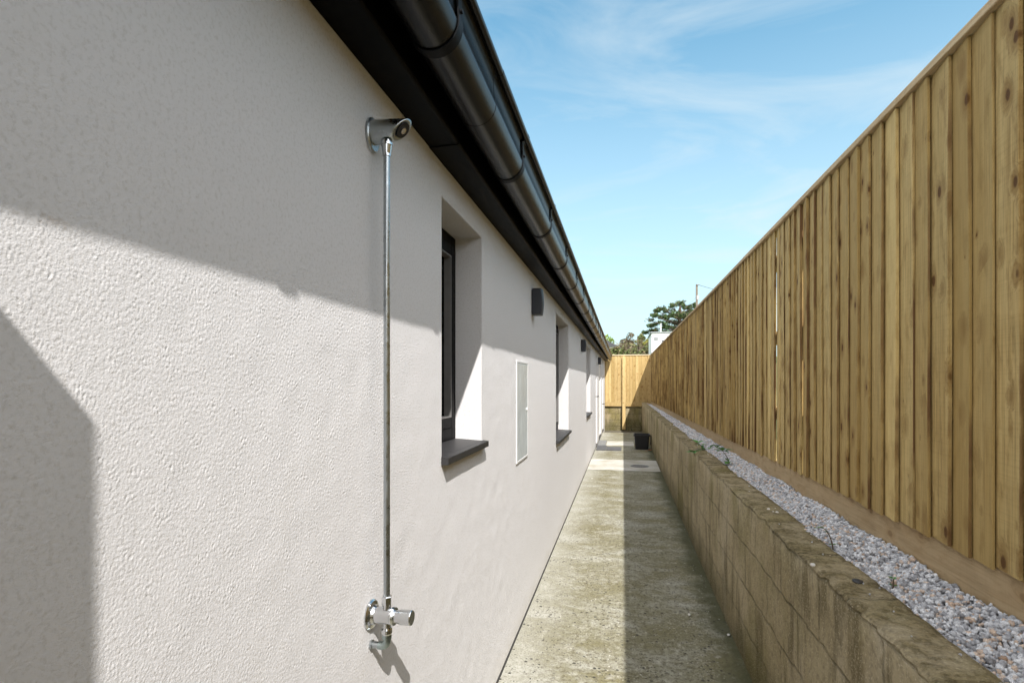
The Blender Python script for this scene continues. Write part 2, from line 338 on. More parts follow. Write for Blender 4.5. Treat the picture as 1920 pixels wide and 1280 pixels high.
RENDER = m_render(); BLACK = m_black(); GUT = m_black('gutter_metal', (0.003, 0.003, 0.003), 0.30, 0.012); GUT.node_tree.nodes['Principled BSDF'].inputs['Specular IOR Level'].default_value = 0.32
BRK = m_black('bracket_metal', (0.010, 0.0105, 0.012), 0.42)
WOOD = m_wood('treated_pine', (0.58, 0.435, 0.195), (0.405, 0.275, 0.10), (0.175, 0.092, 0.026))
WOODE = m_wood('new_pine', (0.55, 0.42, 0.215), (0.42, 0.295, 0.12), (0.26, 0.15, 0.045), knots=0.9, grey=0.1)
WOODL = m_wood('pine_rail', (0.56, 0.43, 0.27), (0.47, 0.345, 0.20), (0.30, 0.19, 0.095), along='Y', knots=0.45)
CONC = m_concrete(); PATCH = m_patch(); BLOCKY = m_block('Y'); BLOCKX = m_block('X'); GRAV = m_gravel()
CHROME = m_metal('chrome', (0.66, 0.67, 0.68), 0.13, 0.25); ZINC = m_metal('dull_chrome', (0.43, 0.46, 0.475), 0.27, 0.25); VERD = m_metal('tarnished_brass', (0.40, 0.47, 0.46), 0.3, 0.6)
SLATE = m_simple('slate_grey', (0.024, 0.023, 0.024), 0.5, var=0.35, scale=30)
FRAME = m_black('window_paint', (0.003, 0.003, 0.0035), 0.5, 0.02); FRAMEG = m_simple('grey_seal', (0.16, 0.155, 0.15), 0.45, var=0.2)
GLASS = Mat('dark_glass', 0.03, (0.012, 0.014, 0.016), 0, 0.6).m
WHITE = m_simple('white_plastic', (0.78, 0.78, 0.77), 0.45, var=0.06, scale=4); ANTH = m_simple('anthracite_paint', (0.020, 0.022, 0.030), 0.5, var=0.15, scale=60)
RUB = m_simple('black_rubber', (0.006, 0.006, 0.008), 0.5, var=0.2); ROOFM = m_simple('roof_slate', (0.06, 0.06, 0.065), 0.6, var=0.3)
DOORW = m_simple('white_door', (0.74, 0.73, 0.71), 0.4, var=0.05); DARKGAP = m_simple('dark_plinth', (0.035, 0.033, 0.03), 0.9)
SLABM = m_simple('dark_slab', (0.085, 0.085, 0.088), 0.75, var=0.35, scale=6); SLABG = m_simple('grey_slab', (0.19, 0.19, 0.185), 0.8, var=0.3, scale=6)
IRON = m_simple('drain_iron', (0.16, 0.15, 0.14), 0.7, var=0.4, scale=25)
GRASS = m_simple('rough_grass', (0.09, 0.12, 0.035), 0.9, var=0.5, scale=0.4); SOIL = m_simple('damp_soil', (0.12, 0.105, 0.07), 0.95, var=0.5, scale=5)
BARK = m_simple('bark', (0.10, 0.075, 0.055), 0.9, var=0.5, scale=6); POLEM = m_simple('weathered_pole', (0.22, 0.18, 0.14), 0.9, var=0.4, scale=8)

# ------------------------------------------------------------ setting: ground, path, hill
XW, XR = -0.6395, 0.6556           # house face, face of the block retaining wall
YE, Y0 = 19.7, -3.6                # end fence, where the modelled alley begins behind the camera
Y1 = 17.05                         # end of the concrete slab
MB().add([(-3000, -3000, -0.26), (3000, -3000, -0.26), (3000, 3000, -0.26), (-3000, 3000, -0.26)], [(0, 1, 2, 3)]).build('ground', GRASS, kind='structure')
MB().box(XW - 0.1, XR + 0.05, -6, Y1, -0.2, 0.0).build('path', CONC, kind='structure')
MB().box(-1.5, XR + 0.05, Y1 + 0.003, YE + 0.1, -0.25, -0.17).build('ground_strip', SOIL, kind='structure')
MB().box(XW - 0.005, XW + 0.007, -6, Y1, -0.02, 0.0025).build('path_joint', DARKGAP, kind='structure')
def sheet(x0, x1, y0, y1, z, m, nm):
    n = 24; v = []; f = []
    for j in range(2):
        for i in range(n + 1):
            t = i / n; y = (y0, y1)[j] + 0.025 * mnoise.noise((t * 6 + y0, j * 9, 1)); v.append((x0 + (x1 - x0) * t, y, z))
    for i in range(n): f.append((i, i + 1, n + 2 + i, n + 1 + i))
    return MB().add(v, f).build(nm, m, kind='structure')
sheet(-0.632, 0.648, 9.65, 11.0, 0.004, PATCH, 'path_patch')
sheet(-0.41, 0.27, 13.45, 14.5, 0.004, PATCH, 'path_patch')
MB().box(1.06, 30, -6, 60, -0.2, 0.83).build('garden_ground', GRASS, kind='structure')
def hill():
    def h(x, y):
        t = min(max((y - 32) / 75, 0), 1); t = t * t * (3 - 2 * t)
        return -0.3 + 6.6 * t + 0.5 * mnoise.noise((x * 0.03, y * 0.03, 0)) * t
    v = []; f = []; nx, ny = 50, 50
    for j in range(ny + 1):
        for i in range(nx + 1):
            x = -220 + 440 * i / nx; y = 30 + 330 * j / ny; v.append((x, y, h(x, y)))
    for j in range(ny):
        for i in range(nx): a = j * (nx + 1) + i; f.append((a, a + 1, a + nx + 2, a + nx + 1))
    MB().add(v, f, smooth=True).build('hill', GRASS, kind='structure')
    return h
HILL = hill()

# ------------------------------------------------------------ house
HY0, HY1 = -3.4, 19.5; ZS = 2.344
house = thing('rendered_house', (XW, HY0, 0), 'long single-storey house with cream textured render, black gutter and fascia', 'house')
OPEN = [(1.829, 2.385, 1.282, 2.222), (5.18, 6.41, 0.985, 2.236), (9.59, 10.81, 0.965, 2.236),
        (13.0, 13.62, 0.012, 2.236), (14.63, 16.14, 0.012, 2.236), (16.98, 17.9, 0.012, 2.236)]
DEP = [0.125, 0.125, 0.125, 0.04, 0.04, 0.04]
PY0, PY1 = 0.15, 5.18     # stretch of plaster modelled grain by grain
mb = MB(); ys = sorted({HY0, HY1, PY0, *[a for o in OPEN for a in o[:2]]}); zs = sorted({-0.25, 0.012, ZS + 0.05, *[a for o in OPEN for a in o[2:]]})
for y0, y1 in zip(ys[:-1], ys[1:]):
    for z0, z1 in zip(zs[:-1], zs[1:]):
        if y0 >= PY0 - 1e-6 and y1 <= PY1 + 1e-6 and z0 > 0: continue
        ym, zm = (y0 + y1) / 2, (z0 + z1) / 2
        if any(o[0] < ym < o[1] and o[2] < zm < o[3] for o in OPEN): continue
        if zm < 0.012 and ym < Y1: continue
        mb.add([(XW, y0, z0), (XW, y1, z0), (XW, y1, z1), (XW, y0, z1)], [(0, 1, 2, 3)])
for (y0, y1, z0, z1), d in zip(OPEN, DEP):
    xb = XW - d - 0.12
    mb.add([(XW, y0, z0), (XW, y0, z1), (xb, y0, z1), (xb, y0, z0)], [(0, 1, 2, 3)]); mb.add([(XW, y1, z0), (XW, y1, z1), (xb, y1, z1), (xb, y1, z0)], [(3, 2, 1, 0)])
    mb.add([(XW, y0, z1), (XW, y1, z1), (xb, y1, z1), (xb, y0, z1)], [(0, 1, 2, 3)]); mb.add([(XW, y0, z0), (XW, y1, z0), (xb, y1, z0), (xb, y0, z0)], [(3, 2, 1, 0)])
for y in (HY0, HY1): mb.add([(XW, y, -0.25), (-8, y, -0.25), (-8, y, ZS + 0.05), (-4.4, y, 4.3), (XW, y, ZS + 0.05)], [(0, 1, 2, 3, 4)])
mb.add([(-8, HY0, -0.25), (-8, HY1, -0.25), (-8, HY1, ZS + 0.05), (-8, HY0, ZS + 0.05)], [(0, 1, 2, 3)])
mb.add([(XW, HY0, 0.012), (XW, Y1, 0.012), (XW - 0.02, Y1, 0.012), (XW - 0.02, HY0, 0.012)], [(0, 1, 2, 3)])
wall = mb.build('wall', RENDER, house)
def plaster(st, PY0, PY1, holes):
    def axis(a, b, cuts, grow=False):
        c_ = [a] + sorted(q for q in cuts if a < q < b) + [b]; out = [np.array([a])]
        for p_, q_ in zip(c_[:-1], c_[1:]):
            u = lambda v: np.log(v + 1.0) if grow else v          # steps lengthen away from the lens
            n_ = max(2, int(round((u(q_) - u(p_)) / (st * (0.47 if grow else 1.0))))); lin = np.linspace(u(p_), u(q_), n_ + 1)[1:]
            out.append(np.exp(lin) - 1.0 if grow else lin)
        return np.concatenate(out)
    z0, z1 = 0.012, ZS + 0.05
    y = axis(PY0, PY1, [q for h_ in holes for q in h_[:2]], True); z = axis(z0, z1, [q for h_ in holes for q in h_[2:]]); ny, nz_ = len(y), len(z)
    NY, NZ = ny + 64, nz_ + 64
    fy = np.fft.fftfreq(NY, st)[:, None]; fz = np.fft.fftfreq(NZ, st)[None]; f = np.hypot(fy, fz)
    band = lambda lo, hi, p=1.0: np.exp(-(f / hi) ** 4) * (1 - np.exp(-(f / lo) ** 4)) / np.maximum(f, 8) ** p
    def field(lo, hi, p, seed):
        x = np.fft.ifft2(np.fft.fft2(np.random.default_rng(seed).normal(size=(NY, NZ))) * band(lo, hi, p)).real[:ny, :nz_]; return x / x.std()
    a = field(85, 250, 0.45, 1); b = field(12, 55, 1.0, 2); c = field(2, 12, 1.0, 3)
    h = 0.00021 * np.minimum(a, 0.75) * (1 + 0.3 * b) + 0.00005 * b + 0.00018 * c
    wy = np.clip((PY1 - y) / 0.005, 0, 1) * np.clip((y - PY0) / 0.005, 0, 1); wz = np.clip((z - z0) / 0.01, 0, 1)
    h = h * np.clip(0.8 + 0.6 * (y - 0.45), 0.8, 1.9)[:, None]
    h = h * wy[:, None] * wz[None] * np.clip((PY1 - y) / 2.2, 0, 1)[:, None]; keep = np.ones((ny - 1, nz_ - 1), bool); ym_ = (y[1:] + y[:-1]) / 2; zm_ = (z[1:] + z[:-1]) / 2
    for h0, h1, h2, h3 in holes:
        dy = np.maximum(np.maximum(h0 - y, y - h1), 0)[:, None]; dz = np.maximum(np.maximum(h2 - z, z - h3), 0)[None]; h = h * np.clip(np.hypot(dy, dz) / 0.005, 0, 1)
        keep &= ~(((ym_ > h0) & (ym_ < h1))[:, None] & ((zm_ > h2) & (zm_ < h3))[None])
    Y, Z = np.meshgrid(y, z, indexing='ij'); o = ORG[house.name]
    co_ = np.stack([XW + h - o[0], Y - o[1], Z - o[2]], -1).reshape(-1, 3).astype(np.float32)
    i = np.arange(ny * nz_).reshape(ny, nz_); q = np.stack([i[:-1, :-1], i[1:, :-1], i[1:, 1:], i[:-1, 1:]], -1)[keep].reshape(-1).astype(np.int32); n = len(q) // 4
    old = wall.data; ov = np.empty(len(old.vertices) * 3, np.float32); old.vertices.foreach_get('co', ov); polys = [tuple(p_.vertices) for p_ in old.polygons]; smo = [p_.use_smooth for p_ in old.polygons]
    me = bpy.data.meshes.new('wall'); nv = len(co_); me.vertices.add(nv + len(ov) // 3); me.vertices.foreach_set('co', np.concatenate([co_.reshape(-1), ov]))
    li = np.concatenate([q, np.array([v + nv for p_ in polys for v in p_], np.int32)]); tot = np.array([4] * n + [len(p_) for p_ in polys], np.int32)
    me.loops.add(len(li)); me.loops.foreach_set('vertex_index', li); me.polygons.add(len(tot)); me.polygons.foreach_set('loop_start', np.concatenate([[0], np.cumsum(tot)[:-1]]).astype(np.int32)); me.polygons.foreach_set('loop_total', tot)
    me.polygons.foreach_set('use_smooth', np.array([True] * n + smo)); me.update(calc_edges=True); me.materials.append(RENDER); wall.data = me
plaster(0.0019, PY0, PY1, [OPEN[0]])
MB().box(XW - 0.03, XW - 0.009, HY0, Y1, -0.2, 0.03).build('plinth', DARKGAP, house)
def ring(mb, x0, x1, y0, y1, z0, z1, w):
    mb.box(x0, x1, y0, y0 + w, z0, z1); mb.box(x0, x1, y1 - w, y1, z0, z1)
    mb.box(x0, x1, y0 + w, y1 - w, z0, z0 + w); mb.box(x0, x1, y0 + w, y1 - w, z1 - w, z1); return mb
SILLP = [0.028, 0.035, 0.035]
for k, (y0, y1, z0, z1) in enumerate(OPEN[:3]):
    xb = XW - DEP[k]
    wn = ring(MB(), xb - 0.07, xb, y0 + .001, y1 - .001, z0 + .012, z1 - .001, 0.055).build('window', FRAME, house, bevel=0.003)
    tag(wn, ['small high black framed window nearest the shower', 'wide black framed window beyond the meter box', 'wide black framed window before the doors'][k])
    ring(MB(), xb - 0.055, xb + 0.012, y0 + .058, y1 - .058, z0 + .07, z1 - .058, 0.045).build('sash', FRAME, wn, bevel=0.003)
    ring(MB(), xb - 0.02, xb + 0.0135, y0 + .1035, y1 - .1035, z0 + .1155, z1 - .1035, 0.006).build('seal', FRAMEG, wn)
    MB().box(xb - 0.035, xb - 0.028, y0 + .104, y1 - .104, z0 + .116, z1 - .104).build('pane', GLASS, wn)
    p = SILLP[k]
    prof = [(xb - 0.03, z0 + 0.014), (XW + p, z0 + 0.0), (XW + p, z0 - 0.026), (XW + 0.0012, z0 - 0.026), (XW + 0.0012, z0 - 0.0005), (xb - 0.03, z0 + 0.001)]
    sb = MB(); yo = 0.022
    sb.prism_y([(XW + 0.0012, z0 + 0.0035), (XW + p, z0 + 0.0), (XW + p, z0 - 0.026), (XW + 0.0012, z0 - 0.026)], y0 - yo * 0.3, y1 + yo)
    sb.prism_y([(xb - 0.01, z0 + 0.0115), (XW + 0.0012, z0 + 0.0035), (XW + 0.0012, z0 - 0.0), (xb - 0.01, z0 - 0.0)], y0 + 0.001, y1 - 0.001)
    sb.build('sill', SLATE, wn, bevel=0.003)
for k, (y0, y1, z0, z1) in enumerate(OPEN[3:]):
    xb = XW - 0.04
    d = MB().box(xb - 0.05, xb, y0 + .001, y1 - .001, 0.03, z1 - .001)
    ring(d, xb + .0005, xb + 0.012, y0 + .001, y1 - .001, 0.03, z1 - .001, 0.05)
    d = d.build('door', DOORW, house, bevel=0.002)
    MB().box(xb - 0.03, XW + 0.02, y0 + .002, y1 - .002, 0.0125, 0.029).build('threshold', SLATE, d)
    if k != 1:
        yc, zh = (13.25, 1.22) if k == 0 else (17.45, 0.88)
        hb = MB().box(xb + 0.0125, xb + 0.02, yc - 0.02, yc + 0.02, zh - 0.10, zh + 0.05)
        hb.tube([(xb + 0.02, yc, zh), (xb + 0.085, yc, zh)], 0.011, 10); hb.tube([(xb + 0.085, yc - 0.01, zh), (xb + 0.088, yc + 0.06, zh + 0.006), (xb + 0.088, yc + 0.12, zh + 0.004)], 0.011, 10)
        hb.build('handle', BLACK, d)
# eaves: pressed metal fascia in two lengths, gutter with brackets, roof
XF = -0.534
def fascia(y0, y1, dx, dz):
    r = 0.010; arc = [(XF + dx - r + r * math.cos(a), ZS + dz + r - r * math.sin(a)) for a in [R(q) for q in range(90, -1, -15)]]
    prof = [(XW + 0.0015, ZS + dz)] + arc + [(XF + dx, 2.512), (XF + dx - 0.012, 2.512), (XF + dx - 0.012, ZS + 0.03), (XW + 0.0015, ZS + 0.03)]
    mb = MB(); mb.prism_y(prof, y0, y1); return mb
for y0, y1, dx, dz in ((HY0, 1.70, 0.0, 0.0), (1.7005, 7.4, 0.002, -0.003), (7.4005, 13.4, -0.001, 0.0), (13.4005, HY1 + 0.05, 0.002, -0.002)):
    fascia(y0, y1, dx, dz).build('fascia', BLACK, house)
GX, GZ, GR = -0.450, 2.42, 0.062; GYE = HY1 + 0.06
def gprof(r, grow=0.0):
    return [(GX - r, 2.50)] + [(GX + r * math.cos(R(a)), GZ + r * math.sin(R(a))) for a in range(180, 361, 6)] + [(GX + r - 0.006, GZ + 0.008), (GX + r - 0.009, GZ + 0.08), (GX + r + 0.005, GZ + 0.094)]
def strip(mb, outer, inner, y0, y1):
    mb.prism_y(outer, y0, y1, closed=False, caps=False, smooth=True); mb.prism_y(inner, y0, y1, closed=False, caps=False, smooth=True)
    n = len(outer)
    for y in (y0, y1):
        for i in range(n - 1): mb.add([(outer[i][0], y, outer[i][1]), (outer[i + 1][0], y, outer[i + 1][1]), (inner[i + 1][0], y, inner[i + 1][1]), (inner[i][0], y, inner[i][1])], [(0, 1, 2, 3)])
gb = MB(); seams = [HY0 - 0.04, 1.62, 5.6, 9.6, 13.6, 17.6, GYE]
for k, (a, b) in enumerate(zip(seams[:-1], seams[1:])):
    e = 0.0011 * (k % 2)
    strip(gb, gprof(GR + e), gprof(GR - 0.002 + e), a + 0.0006, b - 0.0006)
    gb.tube([(GX + GR + 0.013, a + 0.001, GZ + 0.098), (GX + GR + 0.013, b - 0.001, GZ + 0.098)], 0.0115 + e, 14)
o_ = gprof(GR - 0.002); gb.add([(x, GYE, z) for x, z in o_], [tuple(range(len(o_)))])
gut = gb.build('gutter', GUT, house)
def bracket():
    mb = MB(); ro, ri = GR + 0.0042, GR + 0.0012
    arc = lambda r: [(GX - r, 2.475)] + [(GX + r * math.cos(R(a)), GZ + r * math.sin(R(a))) for a in range(180, 356, 7)]
    o = arc(ro) + [(GX + ro, GZ), (GX + ro - 0.004, GZ + 0.08), (GX + ro + 0.017, GZ + 0.092), (GX + ro + 0.020, GZ + 0.108), (GX + ro + 0.004, GZ + 0.117)]
    i = arc(ri) + [(GX + ri, GZ), (GX + ri - 0.008, GZ + 0.08), (GX + ri + 0.0185, GZ + 0.0955), (GX + ri + 0.0215, GZ + 0.107), (GX + ri + 0.005, GZ + 0.113)]
    strip(mb, o, i, 0.0, 0.032)
    mb.tube([(GX + ro - 0.001, 0.014, GZ + 0.028), (GX + ro + 0.005, 0.014, GZ + 0.028)], 0.0055, 10)
    return mb
BY0 = 1.225; BS = 0.842
bmb = bracket(); bmb.v = [(x, y + BY0, z) for x, y, z in bmb.v]
b0 = bmb.build('bracket', BRK, gut)
k = -5
while BY0 + BS * k < GYE - 0.05:
    if k: c = b0.copy(); COL.objects.link(c); c.parent = gut; c.location = (0, BS * k, 0)
    k += 1
rf = MB(); rf.prism_y([(-0.43, 2.50), (-0.43, 2.53), (-4.4, 4.42), (-8.3, 2.53), (-8.3, 2.47), (-4.4, 4.36)], HY0 - 0.05, HY1 + 0.05); rf.build('roof', ROOFM, house)

# ------------------------------------------------------------ shower on the wall
SY = 1.277; PX = XW + 0.045; HZ = 2.198
sh = thing('outdoor_shower', (XW, SY, 0.87), 'outdoor shower of chrome head, riser pipe and push valve on the cream wall', 'shower')
hd = MB()   # head: a stub that tapers outward, its end cut obliquely and facing down and out
n = 28; secs = [(0.0, 0.031, 0.034, -0.004), (0.016, 0.030, 0.031, 0.0), (0.045, 0.0285, 0.028, 0.002), (0.07, 0.0275, 0.0265, 0.0015), (0.09, 0.0265, 0.024, -0.001)]
vs = []; HR = 0.0262; HY = SY + 0.004
fc = Vector((XW + 0.086, HY, HZ)); fn = Vector((0.73, -0.06, -0.68)).normalized()
e1 = Vector((0, 1, 0)); e1 = (e1 - fn * e1.dot(fn)).normalized(); e2 = fn.cross(e1); e2 = e2 if e2.z > 0 else -e2
ang = [2 * math.pi * j / n for j in range(n)]
def xend(y, z): return fc.x - (fn.z * (z - fc.z) + fn.y * (y - fc.y)) / fn.x
for k, (fr, rr_) in enumerate(((0.0, 1.16), (0.10, 1.12), (0.3, 1.07), (0.6, 1.03), (0.85, 1.0), (0.95, 0.97), (1.0, 0.91))):
    for a in ang:
        y = HY + HR * rr_ * math.cos(a); z = HZ + HR * rr_ * math.sin(a) * (1.06 if k < 4 else 1.0); xe = xend(y, z)
        vs.append((XW + 0.004 + (xe - XW - 0.004) * fr, y, z))
for rad in (0.0222, 0.0212): vs += [tuple(fc + fn * (0.0005 if rad > 0.022 else -0.001) + (e1 * math.cos(a) + e2 * math.sin(a)) * rad) for a in ang]
nr = 9
hd.add(vs, [(i * n + j, i * n + (j + 1) % n, (i + 1) * n + (j + 1) % n, (i + 1) * n + j) for i in range(nr - 1) for j in range(n)], smooth=True)
head = hd.build('shower_head', ZINC, sh)
MB().lathe(fc, fn, [(0.0005, 0.0), (0.0005, 0.0205), (0.0035, 0.0205), (0.0035, 0.0)], 28, smooth=False).build('nozzle_ring', RUB, head)
MB().lathe(fc, fn, [(0.0036, 0.0085), (0.0055, 0.0085), (0.0055, 0.003), (0.0040, 0.0)], 20).build('nozzle', CHROME, head)
pl = MB(); pv = []
for x, g in ((XW + 0.001, 0.001), (XW + 0.006, 0.0), (XW + 0.009, -0.003)):
    for j in range(32):
        a = 2 * math.pi * j / 32; pv.append((x, SY + 0.004 + (0.034 + g) * math.cos(a), HZ - 0.006 + (0.044 + g) * math.sin(a)))
pl.add(pv, [(i * 32 + j, i * 32 + (j + 1) % 32, (i + 1) * 32 + (j + 1) % 32, (i + 1) * 32 + j) for i in range(2) for j in range(32)] + [tuple(range(64, 96))], smooth=False)
pl.build('wall_plate', ZINC, sh)
MB().lathe((PX, SY, HZ - 0.026), (0, 0, -1), [(0, 0.0135), (0.007, 0.0145), (0.007, 0.0155), (0.012, 0.0155), (0.012, 0.0135), (0.034, 0.0105), (0.040, 0.0105), (0.040, 0.0)]).build('collar', CHROME, sh)
MB().tube([(PX, SY, 1.0), (PX, SY, HZ - 0.05)], 0.0083, 24).build('riser_pipe', ZINC, sh)
VZ = 0.953
MB().lathe((XW + 0.0008, SY, VZ), (1, 0, 0), [(0, 0.0375), (0.003, 0.0375), (0.007, 0.034), (0.010, 0.025), (0.016, 0.0225), (0.016, 0.02)], 36).build('escutcheon', CHROME, sh)
vb = MB().lathe((XW + 0.012, SY, VZ), (1, 0, 0), [(0, 0.0205), (0.046, 0.0205), (0.048, 0.0195), (0.048, 0.023), (0.052, 0.0235), (0.056, 0.022), (0.056, 0.016), (0.070, 0.0165)], 32)
vb.lathe((PX, SY, VZ + 0.018), (0, 0, 1), [(0, 0.0115), (0.012, 0.0115)], 20)
vb.lathe((PX, SY, VZ + 0.030), (0, 0, 1), [(0, 0.0), (0, 0.0135), (0.019, 0.0135), (0.021, 0.0115), (0.021, 0.0)], 6, smooth=False)
vb.lathe((PX, SY, VZ - 0.018), (0, 0, -1), [(0, 0.0105), (0.012, 0.0105), (0.012, 0.012), (0.016, 0.0140), (0.025, 0.0140), (0.029, 0.0125)], 24)
valve = vb.build('valve_body', CHROME, sh)
MB().lathe((XW + 0.078, SY, VZ), (1, 0, 0), [(0, 0.0), (0, 0.0168), (0.007, 0.0185), (0.034, 0.0190), (0.036, 0.0180), (0.036, 0.0)], 32).build('push_knob', CHROME, sh)
el = MB().tube([(PX, SY, VZ - 0.040), (PX, SY, VZ - 0.058)], 0.0125, 20)
el.tube([(PX, SY, VZ - 0.056), (PX, SY, VZ - 0.066), (PX - 0.002, SY, VZ - 0.072), (PX - 0.007, SY, VZ - 0.0765), (PX - 0.014, SY, VZ - 0.078), (PX - 0.022, SY, VZ - 0.078)], 0.0105, 20)
el.build('elbow', VERD, sh)
ip = MB().tube([(PX - 0.020, SY, VZ - 0.078), (XW + 0.004, SY, VZ - 0.078)], 0.0085, 20); ip.lathe((XW + 0.0008, SY, VZ - 0.078), (1, 0, 0), [(0, 0.0115), (0.005, 0.0115), (0.006, 0.0085)], 20)
ip.build('inlet_pipe', ZINC, sh)

# ------------------------------------------------------------ meter box and wall lamps
mbx = thing('meter_box', (XW, 3.38, 1.056), 'flush white utility meter box with grey door in the cream wall', 'meter box')
ring(MB(), XW + 0.0008, XW + 0.008, 3.186, 3.578, 1.056, 1.69, 0.014).build('box_frame', m_simple('pale_frame', (0.62, 0.62, 0.62), 0.45, var=0.06), mbx, bevel=0.002)
GREYD = Mat('grey_door', 0.22, (0.50, 0.545, 0.555), 0, 0.5); GREYD.bump(GREYD.noise(5, 2), 0.5, 0.02); GREYD = GREYD.m
bd = MB().box(XW + 0.0008, XW + 0.0065, 3.2015, 3.5625, 1.0715, 1.6745).build('box_door', GREYD, mbx, bevel=0.002)
MB().lathe((XW + 0.0066, 3.532, 1.375), (1, 0, 0), [(0, 0.011), (0.005, 0.010), (0.005, 0.0)], 16).build('lock', WHITE, bd)
def lamp(y, label, first=None):
    if first is not None:
        c = copy_tree(first, (XW, y, 2.04)); c['label'] = label; return c
    t = thing('wall_lamp', (XW, y, 2.04), label, 'wall lamp', 'dark up and down lamps on the house wall')
    mb = MB(); n = 10; vs = []; prof = []
    for i in range(n + 1):
        z = 2.04 + 0.185 * i / n; bow = 0.062 + 0.009 * math.sin(math.pi * i / n)
        sec = [(XW + 0.006, y - 0.052), (XW + 0.03, y - 0.052)] + [(XW + bow + 0.012 * math.cos(q) , y + 0.052 * math.sin(q)) for q in [R(a) for a in range(-75, 76, 15)]] + [(XW + 0.03, y + 0.052), (XW + 0.006, y + 0.052)]
        vs += [(a, b, z) for a, b in sec]; m_ = len(sec)
    mb.add(vs, [(i * m_ + j, i * m_ + (j + 1) % m_, (i + 1) * m_ + (j + 1) % m_, (i + 1) * m_ + j) for i in range(n) for j in range(m_)], smooth=False)
    mb.add(vs[-m_:], [tuple(range(m_))])
    mb.add(vs[:m_], [tuple(range(m_))])
    mb.build('lamp_body', ANTH, t, merge=True)
    MB().box(XW + 0.0008, XW + 0.0055, y - 0.045, y + 0.045, 2.05, 2.215).build('back_plate', ANTH, t)
    MB().box(XW + 0.018, XW + 0.058, y - 0.034, y + 0.034, 2.036, 2.0392).build('lens', FRAMEG, t)
    return t
l0 = lamp(3.80, 'dark wall lamp above the meter box, nearest of the row'); lamp(8.36, 'dark wall lamp between the two wide windows', l0); lamp(14.13, 'dark wall lamp by the far doors, smallest in the row', l0)

# ------------------------------------------------------------ block walls
def z_top(y): return 0.913 - 0.003 * y
def retaining():
    mb = MB(); yy = np.concatenate([np.arange(Y0, 0.6, 0.15), np.arange(0.6, 5, 0.02), np.arange(5, YE, 0.06), [YE - 0.06]])
    prof_n = None; vs = []
    for y in yy:
        bi = math.floor((y + 0.1) / 0.45); rb = random.Random(bi * 31 + 5); bz = rb.uniform(-0.007, 0.007); bx = rb.uniform(-0.004, 0.005); bi2 = math.floor((y - 0.125) / 0.45); rb2 = random.Random(bi2 * 17 + 3)
        fr = ((y + 0.1) / 0.45) % 1.0; jt = max(0, 1 - min(fr, 1 - fr) / 0.03)
        ed = 0.010 + 0.012 * abs(mnoise.noise((y * 9, 2, 1))) + 0.010 * max(0, mnoise.noise((y * 24, 5, 1))) + 0.008 * jt
        pts = []
        for k in range(13):
            z = -0.25 + (z_top(y) - ed + 0.25) * k / 12
            d = 0.004 * mnoise.noise((y * 3, z * 3, 0)) + 0.003 * mnoise.noise((y * 14, z * 14, 4)) + 0.0015 * mnoise.noise((y * 40, z * 40, 4))
            pts.append((XR + d + (bx if z > 0.67 else (rb2.uniform(0, 0) + 0.002)), z))
        zt = z_top(y) + bz - 0.006 * jt
        e2 = XR + 0.5 * ed + bx
        pts.append((e2, zt - ed * 0.30)); pts.append((e2 + ed * 0.6, zt))
        for k in range(1, 6):
            x = XR + 0.012 + (0.146 - 0.012) * k / 5; pts.append((x, zt + 0.004 * mnoise.noise((y * 12, x * 40, 7)) + 0.002 * mnoise.noise((y * 45, x * 60, 7))))
        pts.append((XR + 0.146, zt - 0.12)); prof_n = len(pts); vs += [(x, y, z) for x, z in pts]
    n = prof_n
    mb.add(vs, [(i * n + j, i * n + j + 1, (i + 1) * n + j + 1, (i + 1) * n + j) for i in range(len(yy) - 1) for j in range(n - 1)], smooth=True)
    return mb.build('retaining_wall', BLOCKY, label='low mossy concrete block wall running along the right of the path', cat='block wall')
retaining()
def endwall():
    mb = MB(); nx, nz = 60, 30; x0, x1, z0, z1 = -2.2, 0.80, -0.25, 0.74
    mb.add([(x0 + (x1 - x0) * i / nx, YE + 0.05 + 0.006 * mnoise.noise((i * 0.5, j * 0.4, 3)), z0 + (z1 - z0) * j / nz) for j in range(nz + 1) for i in range(nx + 1)],
           [(j * (nx + 1) + i, j * (nx + 1) + i + 1, (j + 1) * (nx + 1) + i + 1, (j + 1) * (nx + 1) + i) for j in range(nz) for i in range(nx)], smooth=True)
    mb.add([(x0, YE + .05, z1), (x1, YE + .05, z1), (x1, YE + .26, z1), (x0, YE + .26, z1), (x0, YE + .26, z0), (x1, YE + .26, z0), (x0, YE + .05, z0), (x1, YE + .05, z0)], [(0, 1, 2, 3), (3, 2, 5, 4), (1, 7, 5, 2), (0, 3, 4, 6)])
    return mb.build('block_wall', BLOCKX, label='low stained block wall under the end fence', cat='block wall')
endwall()
for x0, x1, z1, y, lb in ((0.31, 0.62, 0.04, YE - 0.16, 'loose mossy block lying at the foot of the end wall by the corner'), (0.13, 0.29, 0.05, YE - 0.13, 'smaller loose block beside the post foot at the end wall')):
    MB().box(x0, x1, y, y + 0.14, -0.17, z1).build('loose_block', BLOCKX, label=lb, cat='block', bevel=0.008, org=None)

